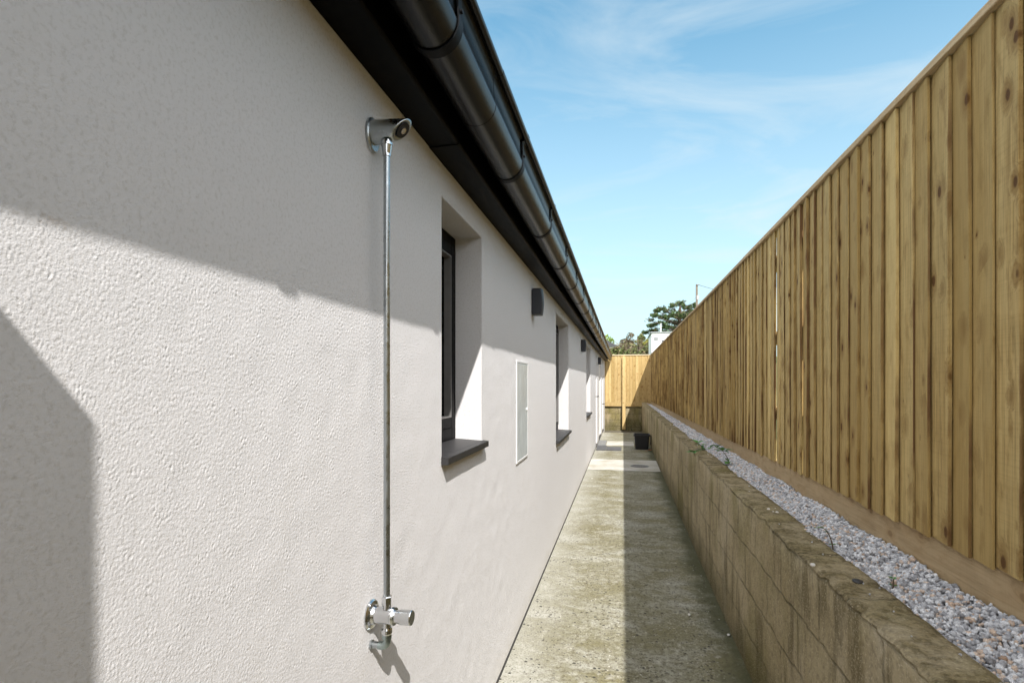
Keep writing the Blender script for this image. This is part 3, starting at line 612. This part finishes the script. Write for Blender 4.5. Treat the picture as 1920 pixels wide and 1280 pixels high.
# ------------------------------------------------------------ fences
def z_bb(y): return 1.075 - 0.0085 * y
def z_gf(y): return 0.955 - 0.0088 * y
def board(mb, rd, a0, a1, z0, z1, front, along, thin=0.006, thick=0.016, bow=0.004, sgn=-1):
    """one feather-edged board: thick edge at a0, thin edge at a1, standing proud of 'front'"""
    idv = rd.random(); ns = 10; b = rd.uniform(-bow, bow); tw = rd.uniform(-0.002, 0.002); lean = rd.uniform(-0.004, 0.004)
    vs = []
    for i in range(ns + 1):
        t = i / ns; z = z0 + (z1 - z0) * t; sb = b * math.sin(math.pi * t) + lean * (t - .5); ft = tw * (t - .5) + 0.0015 * math.sin(6 * t + idv * 9)
        for a, th in ((a0 + sb + 0.011, 0.0), (a0 + sb + 0.0105, thin + 0.005), (a0 + sb, thin + 0.0055), (a0 + sb, thick - 0.0015 + ft), (a0 + sb + 0.0015, thick + ft), (a1 + sb, thin + ft * .3), (a1 + sb, 0.0)):
            vs.append((front + sgn * th, a, z) if along == 'Y' else (a, front + sgn * th, z))
    np_ = 7; base = len(mb.v); mb.v += vs
    def face(q, e):
        mb.f.append(tuple(base + w_ for w_ in q)); mb.m.append(0); mb.sm.append(False)
        mb.a.setdefault('board_id', {})[len(mb.f) - 1] = idv; mb.a.setdefault('board_edge', {})[len(mb.f) - 1] = e
    for i in range(ns):
        for j in range(np_): face((i * np_ + j, i * np_ + (j + 1) % np_, (i + 1) * np_ + (j + 1) % np_, (i + 1) * np_ + j), 1.0 if j in (0, 1, 2, 3) else 0.0)
    face(range(np_), 0.6); face(range(ns * np_, ns * np_ + np_), 0.6)
XFB = 0.990; ZT = 2.548
sf = thing('side_fence', (XFB, Y0, 0.9), 'long tall shaded fence of overlapping vertical pine boards beside the gravel', 'fence')
rd = random.Random(11)
mb = MB(); y = Y0; PITCH = 0.106
while y < YE - 0.06:
    cov = PITCH + rd.uniform(-0.013, 0.011); wd = cov + (rd.uniform(-0.002, 0.004) if rd.random() < 0.07 else rd.uniform(0.015, 0.024))
    board(mb, rd, y, min(y + wd, YE - 0.03), z_bb(y) + rd.uniform(-0.012, -0.004), ZT - 0.002, XFB + rd.uniform(-0.003, 0.001), 'Y', rd.uniform(0.004, 0.007), rd.uniform(0.014, 0.025), bow=0.005)
    y += cov
mb.build('board_panel', WOOD, sf)
def capseg(y0, y1, dz, idv):
    c = MB(); c.prism_y([(XFB - 0.030, ZT + dz), (XFB - 0.030, ZT + 0.026 + dz), (XFB + 0.004, ZT + 0.031 + dz), (XFB + 0.050, ZT + 0.026 + dz), (XFB + 0.050, ZT + dz)], y0, y1, board_id=idv, board_edge=0.0)
    return c
js = [Y0, 1.03, 4.65, 8.25, 11.9, 15.5, YE - 0.03]
for k, (a, b) in enumerate(zip(js[:-1], js[1:])): capseg(a, b - 0.003, 0.002 * (k % 2), random.Random(k + 3).random()).build('capping_rail', WOODL, sf, bevel=0.003)
for z in (1.35, 1.85, 2.35):
    MB().box(XFB + 0.003, XFB + 0.045, Y0, YE, z - 0.04, z + 0.04, board_id=0.5, board_edge=0.0).build('rail', WOODL, sf)
gj = [Y0, -0.25, 3.21, 6.72, 10.1, 13.5, 16.9, YE - 0.01]
for k, (a, b) in enumerate(zip(gj[:-1], gj[1:])):
    g = MB(); nseg = 16; vs = []
    for i in range(nseg + 1):
        yy = a + 0.002 + (b - a - 0.004) * i / nseg; bo = 0.006 * math.sin(math.pi * i / nseg) * (1 if k % 2 else -0.4)
        zt = z_bb(yy) - 0.002
        vs += [(XFB - 0.006 + bo * .5, yy, zt - 0.2), (XFB - 0.006 + bo * .5, yy, zt), (XFB + 0.026, yy, zt), (XFB + 0.026, yy, zt - 0.2)]
    g.add(vs, [(i * 4 + j, i * 4 + (j + 1) % 4, (i + 1) * 4 + (j + 1) % 4, (i + 1) * 4 + j) for i in range(nseg) for j in range(4)] + [(0, 1, 2, 3), tuple(nseg * 4 + q for q in range(4))], board_id=random.Random(k * 5).random(), board_edge=0.0)
    g.build('gravel_board', WOODL, sf, bevel=0.002)
ef = thing('end_fence', (0, YE, 0.7), 'sunlit yellow pine fence with square post closing the end of the path', 'fence')
mb = MB(); x = -2.2
while x < 1.0:
    cov = PITCH + rd.uniform(-0.004, 0.004); board(mb, rd, x, min(x + cov + 0.015, 1.03), 0.868, ZT - 0.002, YE, 'X', 0.005, rd.uniform(0.013, 0.022)); x += cov
mb.build('board_panel', WOODE, ef)
PALE = m_simple('pale_cap', (0.60, 0.50, 0.33), 0.7, var=0.25, scale=9)
MB().box(-2.2, 0.958, YE - 0.035, YE + 0.045, ZT, ZT + 0.03).build('capping_rail', PALE, ef, bevel=0.003)
for a, b in ((-2.2, -0.025), (0.095, 1.03)):
    MB().box(a, b, YE - 0.014, YE + 0.012, 0.712, 0.866, board_id=random.Random(a).random(), board_edge=0.0).build('gravel_board', WOODE, ef, bevel=0.002)
MB().box(-0.022, 0.092, YE - 0.10, YE - 0.017, -0.12, 2.52, board_id=0.15, board_edge=0.0).build('post', WOODE, ef, bevel=0.004)

# side gate wing just behind the camera: its edge throws the angular shadow on the wall
gw = thing('gate_wing', (XW, -0.1, 0), 'narrow tall boarded wing beside the house that shades the near wall', 'fence')
mb = MB(); x = XW + 0.004
for k in range(3):
    board(mb, rd, x, x + 0.0985, 0.03, 2.3055, -0.10, 'X', 0.012, 0.018, bow=0.0, sgn=-1); x += 0.0988
mb.build('board_panel', WOOD, gw); MB().box(XW + 0.004, XW + 0.296, -0.098, -0.06, 0.3, 0.4, board_id=.5, board_edge=0.).build('rail', WOODL, gw); MB().box(XW + 0.004, XW + 0.296, -0.098, -0.06, 1.8, 1.9, board_id=.3, board_edge=0.).build('rail', WOODL, gw)

# ------------------------------------------------------------ gravel
def stones(pos, rad, name, mat, **k):
    t = (1 + 5 ** .5) / 2
    ico = np.array([(-1, t, 0), (1, t, 0), (-1, -t, 0), (1, -t, 0), (0, -1, t), (0, 1, t), (0, -1, -t), (0, 1, -t), (t, 0, -1), (t, 0, 1), (-t, 0, -1), (-t, 0, 1)]) / math.hypot(1, t)
    fc = np.array([(0, 11, 5), (0, 5, 1), (0, 1, 7), (0, 7, 10), (0, 10, 11), (1, 5, 9), (5, 11, 4), (11, 10, 2), (10, 7, 6), (7, 1, 8), (3, 9, 4), (3, 4, 2), (3, 2, 6), (3, 6, 8), (3, 8, 9), (4, 9, 5), (2, 4, 11), (6, 2, 10), (8, 6, 7), (9, 8, 1)])
    n = len(pos); v = np.repeat(ico[None], n, 0) * rng.uniform(0.72, 1.25, (n, 12, 1))
    v *= rng.uniform(0.55, 1.25, (n, 1, 3)) * rad[:, None, None]
    q = rng.normal(size=(n, 4)); q /= np.linalg.norm(q, axis=1)[:, None]; a, b, c, d = q.T
    M = np.stack([np.stack([1 - 2 * (c * c + d * d), 2 * (b * c - a * d), 2 * (b * d + a * c)], -1), np.stack([2 * (b * c + a * d), 1 - 2 * (b * b + d * d), 2 * (c * d - a * b)], -1), np.stack([2 * (b * d - a * c), 2 * (c * d + a * b), 1 - 2 * (b * b + c * c)], -1)], 1)
    v = np.einsum('nij,nkj->nki', M, v) + pos[:, None, :]
    f = (fc[None] + (np.arange(n) * 12)[:, None, None]).reshape(-1, 3)
    me = bpy.data.meshes.new(name); me.vertices.add(n * 12); me.vertices.foreach_set('co', v.reshape(-1).astype(np.float32))
    me.loops.add(len(f) * 3); me.loops.foreach_set('vertex_index', f.reshape(-1).astype(np.int32)); me.polygons.add(len(f)); me.polygons.foreach_set('loop_start', np.arange(0, len(f) * 3, 3, dtype=np.int32)); me.polygons.foreach_set('loop_total', np.full(len(f), 3, np.int32))
    me.update(calc_edges=True); at_ = me.attributes.new('stone', 'FLOAT', 'FACE'); at_.data.foreach_set('value', np.repeat(rng.random(n), 20).astype(np.float32))
    me.materials.append(mat); o = bpy.data.objects.new(name, me); COL.objects.link(o); return tag(o, **k)
def gravel_bed():
    xa, xb = XR + 0.140, XFB - 0.0065
    gz = lambda x, y: (z_top(y) - 0.016) + (z_gf(y) + 0.004 - (z_top(y) - 0.016)) * np.clip((x - xa) / (xb - xa), 0, 1)
    P = []; Rr = []
    for y0, y1, n, r0, r1 in ((-0.8, 0.6, 2200, 0.006, 0.011), (0.6, 3.2, 11500, 0.0042, 0.0100), (3.2, 7, 11000, 0.005, 0.0105), (7, YE - 0.02, 12500, 0.008, 0.0135)):
        x = rng.uniform(xa - 0.004, xb - 0.004, n); y = rng.uniform(y0, y1, n); r = rng.uniform(r0, r1, n)
        P.append(np.stack([x, y, gz(x, y) + rng.uniform(-0.010, 0.004, n) + 0.006 * np.sin(y * 9 + x * 20)], 1)); Rr.append(r)
    n = 90; x = XR + 0.146 * rng.random(n) ** 0.45; y = rng.uniform(0.7, 12, n); r = rng.uniform(0.002, 0.0055, n)     # strays kicked on to the wall top
    P.append(np.stack([x, y, z_top(y) + 0.003 + r * 0.3], 1)); Rr.append(r)
    stones(np.concatenate(P), np.concatenate(Rr), 'gravel', GRAV, label='pale grey and pink granite chippings in a strip below the fence', cat='gravel', kind='stuff')
    mb = MB(); yy = np.linspace(Y0, YE, 90); v = []
    for y in yy: v += [(xa, y, gz(xa, y) - 0.010), (xb, y, gz(xb, y) - 0.010)]
    mb.add(v, [(2 * i, 2 * i + 1, 2 * i + 3, 2 * i + 2) for i in range(len(yy) - 1)]).build('gravel_ground', m_simple('grit', (0.30, 0.29, 0.285), 0.9, var=0.6, scale=120), kind='structure')
    return gz
GZF = gravel_bed()
WHST = m_simple('white_stone', (0.62, 0.60, 0.56), 0.85, var=0.25, scale=60)
def pebble(name, p, r, flat, label, mat, cat='stone', seed=1, group=None):
    rr = random.Random(seed); mb = MB(); n, mm = 14, 8; vs = []
    for i in range(mm + 1):
        for j in range(n):
            th = math.pi * i / mm; a = 2 * math.pi * j / n; d = 1 + 0.16 * mnoise.noise((math.cos(a) * 1.2 + seed, math.sin(a) * 1.2, math.cos(th)))
            vs.append((p[0] + r * d * math.sin(th) * math.cos(a), p[1] + r * 1.35 * d * math.sin(th) * math.sin(a), p[2] + r * flat * math.cos(th) * d))
    mb.add(vs, [(i * n + j, i * n + (j + 1) % n, (i + 1) * n + (j + 1) % n, (i + 1) * n + j) for i in range(mm) for j in range(n)], smooth=True)
    return mb.build(name, mat, label=label, cat=cat, group=group, org=p)
def top_at(px, py):   # a spot on the wall top
    z = z_top(2) + 0.004; zc = (H - z) * 1000 / (py - 718); q = at(px, py, zc); return (q.x, q.y, z_top(q.y) + 0.004)
p = top_at(1608, 1089); pebble('flat_pebble', p, 0.0155, 0.32, 'flat dark grey pebble lying on the wall top', SLATE, 'pebble', 4)
for (px, py), lb in (((1441, 953), 'white stone chip nearest the fence side of the wall top, first of a pair'), ((1457, 959), 'yellowish stone chip beside the white one on the wall top'), ((1524, 1058), 'tiny white chip on the front edge of the wall top')):
    pebble('stone_chip', top_at(px, py), 0.008, 0.7, lb, WHST, 'stone', px)
def path_at(px, py): zc = H * 1000 / (py - 718); q = at(px, py, zc); return (q.x, q.y, 0.006)
for (px, py), lb in (((1366, 1191), 'white stone chip on the dark algae at the wall foot'), ((1110, 897), 'white stone chip on the sunlit path near the pale band'), ((1292, 1153), 'white chip on the shaded path, a little out from the block wall')):
    pebble('stone_chip', path_at(px, py), 0.009, 0.6, lb, WHST, 'stone', px + 1)

# ------------------------------------------------------------ weeds on the gravel
WEED = m_leaf('weed_green', (0.045, 0.13, 0.03), (0.10, 0.24, 0.055)); STEM = m_simple('weed_stem', (0.10, 0.07, 0.035), 0.7)
def weed(p, lean, h, leaves, label, seed):
    rr = random.Random(seed); t = thing('weed', p, label, 'weed', 'weeds in the gravel')
    pts = [Vector(p) + Vector((lean[0] * s ** 1.5, lean[1] * s ** 1.5, h * math.sin(s * 1.9) / 0.947)) for s in [i / 8 for i in range(9)]]
    MB().tube(pts, [0.0032 - 0.002 * i / 8 for i in range(9)], 6).build('stem', STEM, t)
    mb = MB()
    for (s, ln) in leaves:
        for side in (-1, 1):
            b = pts[min(8, int(s * 8))]; a = rr.uniform(0, 6.28); d = Vector((math.cos(a), math.sin(a), rr.uniform(-0.1, 0.8))).normalized(); sd = d.cross(Vector((0, 0, 1))).normalized(); up = sd.cross(d)
            l = ln * rr.uniform(0.7, 1.2); wd = l * 0.32
            v = [b, b + d * l * .45 + sd * wd + up * l * .06, b + d * l - up * l * 0.12, b + d * l * .45 - sd * wd + up * l * .06, b + d * l * .5 - up * 0.002]
            mb.add(v, [(0, 1, 4), (1, 2, 4), (2, 3, 4), (3, 0, 4)], leaf=rr.random(), smooth=True)
    mb.build('leaves', WEED, t)
def grav_at(px, py):
    z = 0.905; 
    for _ in range(4): zc = (H - z) * 1000 / (py - 718); q = at(px, py, zc); z = float(GZF(np.array(q.x), np.array(q.y)))
    return (q.x, q.y, z)
weed(grav_at(1368, 872), (-0.14, 0.06), 0.13, [(0.05, .09), (0.12, .08), (0.2, .07), (.5, .075), (.55, .08), (.62, .085), (.8, .06), (1, .06)], 'tallest weed, an arching green stem over the gravel in mid strip', 3)
weed(grav_at(1318, 846), (-0.06, 0.1), 0.07, [(0.2, .07), (0.3, .075), (.5, .09), (.8, .09), (1, .07)], 'low bushy green weed where the gravel meets the wall top', 8)
weed(top_at(1303, 853), (-0.03, 0.0), 0.04, [(0.4, .075), (.6, .08), (.8, .08), (1, .07)], 'small leafy weed sprouting on the wall edge', 5)
weed(grav_at(1562, 1030), (-0.045, 0.03), 0.075, [(0.2, .018), (.6, .022), (.85, .026), (1, .02)], 'thin dark-stemmed weed seedling at the gravel edge', 9)
weed(grav_at(1675, 1108), (0.005, 0.01), 0.035, [(0.3, .016), (.7, .018), (1, .018)], 'tiny green seedling in the near gravel', 12)

# ------------------------------------------------------------ bucket, drain, slabs, leaf
def bucket():
    cx, cy = 0.432, 12.95; t = thing('bucket', (cx, cy, 0.0), 'square black plastic bucket standing on the path by the block wall', 'bucket')
    def rrect(hw, hd, r, z):
        pts = []
        for sx, sy, a0 in ((1, 1, 0), (-1, 1, 90), (-1, -1, 180), (1, -1, 270)):
            for k in range(6):
                a = R(a0 + 18 * k); pts.append((cx + sx * (hw - r) + r * math.cos(a), cy + sy * (hd - r) + r * math.sin(a), z))
        return pts
    lay = [rrect(.12, .12, .03, 0.005), rrect(.148, .148, .035, 0.008), rrect(.172, .172, .04, 0.30), rrect(.176, .176, .04, 0.345), rrect(.168, .168, .038, 0.345), rrect(.142, .142, .03, 0.02)]
    n = 24; mb = MB(); v = [p for l in lay for p in l]
    mb.add(v, [(i * n + j, i * n + (j + 1) % n, (i + 1) * n + (j + 1) % n, (i + 1) * n + j) for i in range(len(lay) - 1) for j in range(n)] + [tuple(range(5 * n, 6 * n)), tuple(range(n))], smooth=False)
    b = mb.build('bucket_body', RUB, t)
    rl = [rrect(.1775, .1775, .04, 0.315), rrect(.193, .193, .045, 0.315), rrect(.193, .193, .045, 0.352), rrect(.17, .17, .04, 0.352)]; mb = MB(); v = [p for l in rl for p in l]
    mb.add(v, [(i * n + j, i * n + (j + 1) % n, (i + 1) * n + (j + 1) % n, (i + 1) * n + j) for i in range(3) for j in range(n)]); mb.build('rim', RUB, t)
    MB().tube([(cx + .196, cy - .05, .33), (cx + .208, cy - .06, .28), (cx + .205, cy - .08, .10), (cx + .205, cy + .08, .10), (cx + .208, cy + .06, .28), (cx + .196, cy + .05, .33)], 0.006, 8).build('handle', RUB, t)
bucket()
dc = thing('drain_cover', (0.303, 10.2, 0.004), 'round slotted drain cover set in the pale band of the path', 'drain cover')
MB().lathe((0.303, 10.2, 0.0045), (0, 0, 1), [(0, 0.168), (0.006, 0.166), (0.006, 0.142), (0.003, 0.142)], 40, smooth=False).build('frame', PATCH if False else SLABG, dc)
g = MB().lathe((0.303, 10.2, 0.0045), (0, 0, 1), [(0, 0.14), (0.004, 0.14), (0.004, 0.0)], 40, smooth=False)
for i in range(-5, 6):
    x = i * 0.023; hl = math.sqrt(0.128 ** 2 - x * x); g.box(0.303 + x - 0.006, 0.303 + x + 0.006, 10.2 - hl, 10.2 + hl, 0.009, 0.0125)
g.build('grate', IRON, dc)
for x0, x1, y0, y1, m_, lb in ((-0.612, -0.388, 12.45, 13.33, SLABM, 'dark slab against the house wall, nearer of the two by the doors'), (-0.622, -0.425, 13.36, 14.5, SLABG, 'mid grey slab against the house wall, farther of the two'), (-0.378, -0.035, 12.45, 13.08, SLABM, 'dark slab out in the path next to the pale patch')):
    MB().box(x0, x1, y0, y1, 0.001, 0.022).build('paving_slab', m_, label=lb, cat='slab', group='slabs on the path by the doors', bevel=0.004, org=((x0 + x1) / 2, (y0 + y1) / 2, 0))
LEAFB = m_leaf('dry_leaf', (0.20, 0.07, 0.035), (0.30, 0.13, 0.06))
def dry_leaf(p, sz, label, seed):
    rr = random.Random(seed); mb = MB(); a = rr.uniform(0, 6); d = Vector((math.cos(a), math.sin(a), 0)); s_ = Vector((-d.y, d.x, 0)); P = Vector(p)
    rows = []
    for i in range(6):
        t = i / 5; wd = sz * 0.45 * math.sin(math.pi * min(0.97, t + 0.03)); cz = 0.006 + sz * 0.35 * abs(t - .5)
        rows += [P + d * sz * (t - .5) - s_ * wd + Vector((0, 0, cz + wd * .5)), P + d * sz * (t - .5) + Vector((0, 0, cz)), P + d * sz * (t - .5) + s_ * wd + Vector((0, 0, cz + wd * .4))]
    mb.add(rows, [(i * 3 + j, i * 3 + j + 1, i * 3 + j + 4, i * 3 + j + 3) for i in range(5) for j in range(2)], leaf=rr.random(), smooth=True)
    mb.build('dry_leaf', LEAFB, label=label, cat='leaf', org=p)
dry_leaf((0.60, 12.55, 0.002), 0.11, 'curled reddish dead leaf on the path between bucket and wall', 2); dry_leaf((0.52, 12.45, 0.002), 0.07, 'smaller brown dead leaf on the path just in front of the bucket', 6)

# ------------------------------------------------------------ beyond the fence
def leaf_cloud(mb, lumps, n, size, rr):
    """lumps = [(centre, (rx, ry, rz))]; leaves sit mostly in the outer shell of each lump"""
    for c, rad in lumps:
        for _ in range(n):
            d = Vector((rr.gauss(0, 1), rr.gauss(0, 1), rr.gauss(0, 1))).normalized(); q = rr.uniform(0.45, 1.05) ** 0.6
            p = Vector((c[0] + d.x * rad[0] * q, c[1] + d.y * rad[1] * q, c[2] + d.z * rad[2] * q))
            if mnoise.noise(p * (1.1 / max(rad[2], 0.4))) < -0.22: continue
            a = Vector((rr.gauss(0, 1), rr.gauss(0, 1), rr.gauss(0, 1))).normalized(); b = a.orthogonal().normalized(); s1 = size * rr.uniform(0.6, 1.3); s2 = s1 * rr.uniform(0.3, 0.6)
            e = a.cross(b)
            mb.add([p - b * s1, p + e * s2, p + b * s1, p - e * s2], [(0, 1, 2, 3)], leaf=rr.random())
def bush(name, px, py0, w_px, h_px, zc, mats, label, cat, seed, n=260, twigs=False, group=None, lumps=7, size=0.16):
    rr = random.Random(seed); c = at(px, py0, zc); W = w_px * zc / 1000; Hh = h_px * zc / 1000
    base = (c.x, c.y, HILL(c.x, c.y) - 0.1); t = thing(name, base, label, cat, group)
    zt = c.z
    st = MB(); lp = []
    for k in range(lumps):
        a = rr.uniform(-1, 1); lz = zt - Hh * rr.uniform(0.22, 0.95) - abs(a) ** 2 * Hh * 0.25
        rx = W * rr.uniform(0.17, 0.28); cc = Vector((c.x + a * W * 0.40, c.y + rr.uniform(-1, 1) * W * 0.28, lz)); lp.append((cc, (rx, rx, min(rx * 0.9, Hh * 0.3))))
    lp.append((Vector((c.x, c.y, zt - Hh * 0.30)), (W * 0.26, W * 0.26, Hh * 0.30)))
    for cc, rd_ in lp:
        b0 = Vector(base) + Vector((rr.uniform(-.2, .2) * W, rr.uniform(-.1, .1) * W, 0)); mid = b0.lerp(cc, 0.6) + Vector((0, 0, 0.2)); st.tube([b0, mid, cc], [0.09, 0.05, 0.02], 6)
        if twigs:
            for _ in range(26):
                e = cc + Vector((rr.gauss(0, 1) * rd_[0] * .6, rr.gauss(0, 1) * rd_[1] * .6, abs(rr.gauss(0.5, .5)) * rd_[2] * 1.1)); st.tube([mid.lerp(cc, rr.random()), e], [0.035, 0.012], 4, cap=False)
    st.build('stems', BARK if not twigs else TWIG, t)
    mb = MB(); leaf_cloud(mb, lp, n, size, rr); mb.build('foliage', mats, t)
TWIG = m_simple('bare_twig', (0.20, 0.155, 0.115), 0.9, var=0.4)
G1 = m_leaf('bright_green', (0.10, 0.17, 0.03), (0.24, 0.32, 0.06)); G2 = m_leaf('olive_brown', (0.065, 0.055, 0.03), (0.13, 0.10, 0.055)); G3 = m_leaf('yellow_green', (0.16, 0.17, 0.03), (0.30, 0.30, 0.06), (0.16, 0.13, 0.06))
G4 = m_leaf('dull_green', (0.07, 0.095, 0.03), (0.15, 0.17, 0.055), (0.20, 0.15, 0.09)); G5 = m_leaf('brown_green', (0.15, 0.12, 0.07), (0.22, 0.19, 0.09), (0.12, 0.14, 0.05))
bush('bush', 1139, 627, 30, 45, 78, G1, 'bright green bush at the far left above the end fence, next to the gutter', 'bush', 1)
bush('round_tree', 1182, 623, 32, 40, 82, G2, 'dark brown rounded tree on the skyline beyond the end fence', 'tree', 2, n=420)
bush('round_tree', 1203, 624, 19, 34, 92, G4, 'small round olive tree on the skyline right of the brown one', 'tree', 3, n=330)
bush('bush', 1168, 640, 46, 32, 64, G5, 'twiggy brown bush above the end fence near the gutter end', 'bush', 5, n=110, twigs=True)
bush('bush', 1196, 636, 42, 36, 60, G5, 'largest twiggy brown bush in the middle above the end fence', 'bush', 6, n=130, twigs=True)
bush('bush', 1217, 634, 34, 34, 66, G3, 'yellow green hedge bush against the white building', 'bush', 7, n=420)
bush('bush', 1214, 646, 26, 26, 52, G4, 'dull green bush low in front of the white building corner', 'bush', 8, n=300, twigs=True)
bush('bush', 1158, 650, 40, 22, 54, G4, 'low green bush just over the end fence by the gutter', 'bush', 9, n=300)
bush('bush', 1186, 652, 36, 20, 50, G4, 'low dull green bush in the middle just over the end fence', 'bush', 10, n=260, twigs=True)
# distant white cottage peeping between bushes
c = at(1142, 650, 73); ct = thing('cottage', (c.x, c.y, HILL(c.x, c.y)), 'distant white cottage half hidden between bushes at left', 'cottage')
MB().box(c.x - 1.6, c.x + 1.0, c.y, c.y + 4, HILL(c.x, c.y) - 1, c.z).build('wall', WHITE, ct)
MB().prism_y([(c.x - 1.9, c.z), (c.x - .3, c.z + .9), (c.x + 1.3, c.z)], c.y - .2, c.y + 4.2).build('roof', ROOFM, ct)
# white flat-roofed house
ZB = 40; a = at(1222, 624, ZB); wh = thing('white_house', (a.x, a.y, 0.3), 'white flat-roofed building behind the corner of the fences', 'building')
x0, y0, zt = a.x, a.y, a.z; x1 = x0 + 4.2
MB().box(x0, x1, y0, y0 + 5, -0.2, zt).build('wall', WHITE, wh)
MB().box(x0 - 0.10, x1 + 0.1, y0 - 0.10, y0 + 5.1, zt + 0.002, zt + 0.07).build('roof', m_simple('grey_felt', (0.30, 0.32, 0.34), 0.7), wh, bevel=0.02)
MB().box(x0 - 0.02, x1, y0 - 0.035, y0 - 0.002, zt - 0.27, zt - 0.235).build('trim', m_simple('grey_trim', (0.45, 0.46, 0.47), 0.6), wh)
v_ = MB(); 
for k in range(4): v_.box(x0 + 0.16, x0 + 0.46, y0 - 0.03, y0 - 0.004, zt - 0.56 + k * 0.062, zt - 0.525 + k * 0.062)
v_.build('vent', m_simple('vent_grey', (0.25, 0.26, 0.27), 0.6), wh)
wf = ring(MB(), y0 - 0.05, y0 - 0.006, 0, 1, 0, 1, 0.1); wf = MB()
for q in ((0.70, 1.9, 0.0, 0.06), (0.70, 1.9, 1.04, 1.10)): wf.box(x0 + q[0], x0 + q[1], y0 - 0.04, y0 - 0.003, zt - 1.62 + q[2], zt - 1.62 + q[3])
for q in (0.70, 1.27, 1.84): wf.box(x0 + q, x0 + q + 0.06, y0 - 0.04, y0 - 0.003, zt - 1.56, zt - 0.58)
wfo = wf.build('window', m_simple('grey_frame', (0.3, 0.31, 0.33), 0.5), wh); MB().box(x0 + 0.761, x0 + 1.839, y0 - 0.02, y0 - 0.006, zt - 1.559, zt - 0.581).build('pane', GLASS, wfo)
fl = at(1239, 606, ZB + 2); MB().tube([(fl.x, fl.y, zt + 0.2), (fl.x, fl.y, fl.z - .08)], 0.055, 12).lathe((fl.x, fl.y, fl.z - .08), (0, 0, 1), [(0, .055), (0, .08), (.06, .08), (.08, 0.0)], 12).build('flue', m_simple('flue_steel', (0.5, 0.5, 0.5), 0.5), wh)
# pine tree
def pine():
    Z = 58; rr = random.Random(21); b = at(1276, 640, Z); base = (b.x, b.y, HILL(b.x, b.y) - 0.2)
    t = thing('pine_tree', base, 'dark spreading pine with layered crown behind the white building', 'tree')
    tr = MB(); top = at(1276, 572, Z); tr.tube([base, at(1274, 660, Z), at(1272, 620, Z), at(1276, 595, Z), top], [0.34, 0.30, 0.22, 0.14, 0.05], 10)
    cl = [(1216, 600, 9, 4.5), (1228, 592, 9, 5), (1222, 611, 10, 4.5), (1240, 578, 9, 6), (1232, 583, 7, 4), (1246, 595, 12, 6), (1238, 607, 13, 5), (1254, 584, 11, 7), (1262, 574, 10, 6), (1275, 569, 11, 7), (1288, 575, 10, 7), (1270, 590, 14, 8), (1285, 592, 14, 8), (1262, 604, 14, 7), (1280, 610, 15, 9), (1250, 614, 12, 5), (1225, 620, 9, 4), (1210, 624, 6, 3), (1296, 585, 8, 6), (1300, 605, 10, 8), (1266, 618, 16, 7), (1290, 625, 16, 8), (1302, 574, 4, 6), (1246, 623, 10, 4)]
    lumps = []; lim = MB()
    for px, py, rw, rh in cl:
        p = at(px, py, Z + rr.uniform(-1.6, 1.6)); r_ = (rw * Z / 1000, rw * Z / 1000 * 1.1, rh * 0.8 * Z / 1000); lumps.append((p, r_))
        o = at(1273, min(py + 14, 640), Z); lim.tube([o, o.lerp(p, 0.55) + Vector((0, 0, -0.15)), p], [0.11, 0.07, 0.025], 6, cap=False)
        for _ in range(4):
            e = p + Vector((rr.gauss(0, .5) * r_[0], rr.gauss(0, .5) * r_[1], r_[2] * rr.uniform(.3, 1.0))); lim.tube([p, e], [0.03, 0.01], 4, cap=False)
    trk = tr.build('trunk', BARK, t); lim.build('limbs', BARK, trk)
    mb = MB()
    for (p, r_) in lumps:
        for _ in range(250):
            d = Vector((rr.gauss(0, 1), rr.gauss(0, 1), rr.gauss(0, 1))).normalized(); q = rr.uniform(0.2, 1.08) ** 0.7
            c = Vector((p.x + d.x * r_[0] * q, p.y + d.y * r_[1] * q, p.z + d.z * r_[2] * q - 0.10 * r_[2]))
            if mnoise.noise(c * 1.5) < -0.18: continue
            for _k in range(2):
                up = Vector((rr.gauss(0, .6), rr.gauss(0, .6), rr.uniform(.2, 1))).normalized(); s_ = up.orthogonal().normalized(); ln = rr.uniform(0.13, 0.28)
                s_ = (s_ * math.cos(rr.uniform(0, 6)) + up.cross(s_) * math.sin(rr.uniform(0, 6))).normalized()
                mb.add([c - s_ * 0.045, c + s_ * 0.045, c + up * ln + s_ * 0.02, c + up * ln - s_ * 0.02], [(0, 1, 2, 3)], leaf=rr.random())
    mb.build('crown', m_leaf('pine_green', (0.02, 0.05, 0.025), (0.09, 0.145, 0.04), (0.11, 0.085, 0.04)), t)
pine()
# utility pole with wires
UZ = 46; u = at(1306.5, 533, UZ); up_ = thing('utility_pole', (u.x, u.y, 0.8), 'grey wooden utility pole with wires beside the pine', 'pole')
MB().tube([(u.x, u.y, 0.5), (u.x, u.y, u.z)], [0.12, 0.085], 12).build('pole_shaft', POLEM, up_)
MB().box(u.x - 0.03, u.x + 0.16, u.y - 0.12, u.y - 0.05, u.z - 1.35, u.z - 0.95).build('junction_box', m_simple('junction_grey', (0.35, 0.35, 0.35), 0.6), up_)
MB().tube([(u.x - .02, u.y - .1, u.z - .06), (u.x + .2, u.y - .1, u.z - .06)], 0.05, 8).build('insulator', m_simple('insulator_grey', (0.2, 0.2, 0.21), 0.4), up_)
def wire(a, b, sag, r): return MB().tube([Vector(a).lerp(Vector(b), i / 16) - Vector((0, 0, sag * 4 * (i / 16) * (1 - i / 16))) for i in range(17)], r, 6)
wire((u.x + .15, u.y - .1, u.z - .08), at(1560, 585, 40), 0.25, 0.013).build('wire', BLACK, up_)
wire((u.x - .05, u.y - .1, u.z - 1.1), at(1240, 606, 62), 0.25, 0.006).build('wire', BLACK, up_)
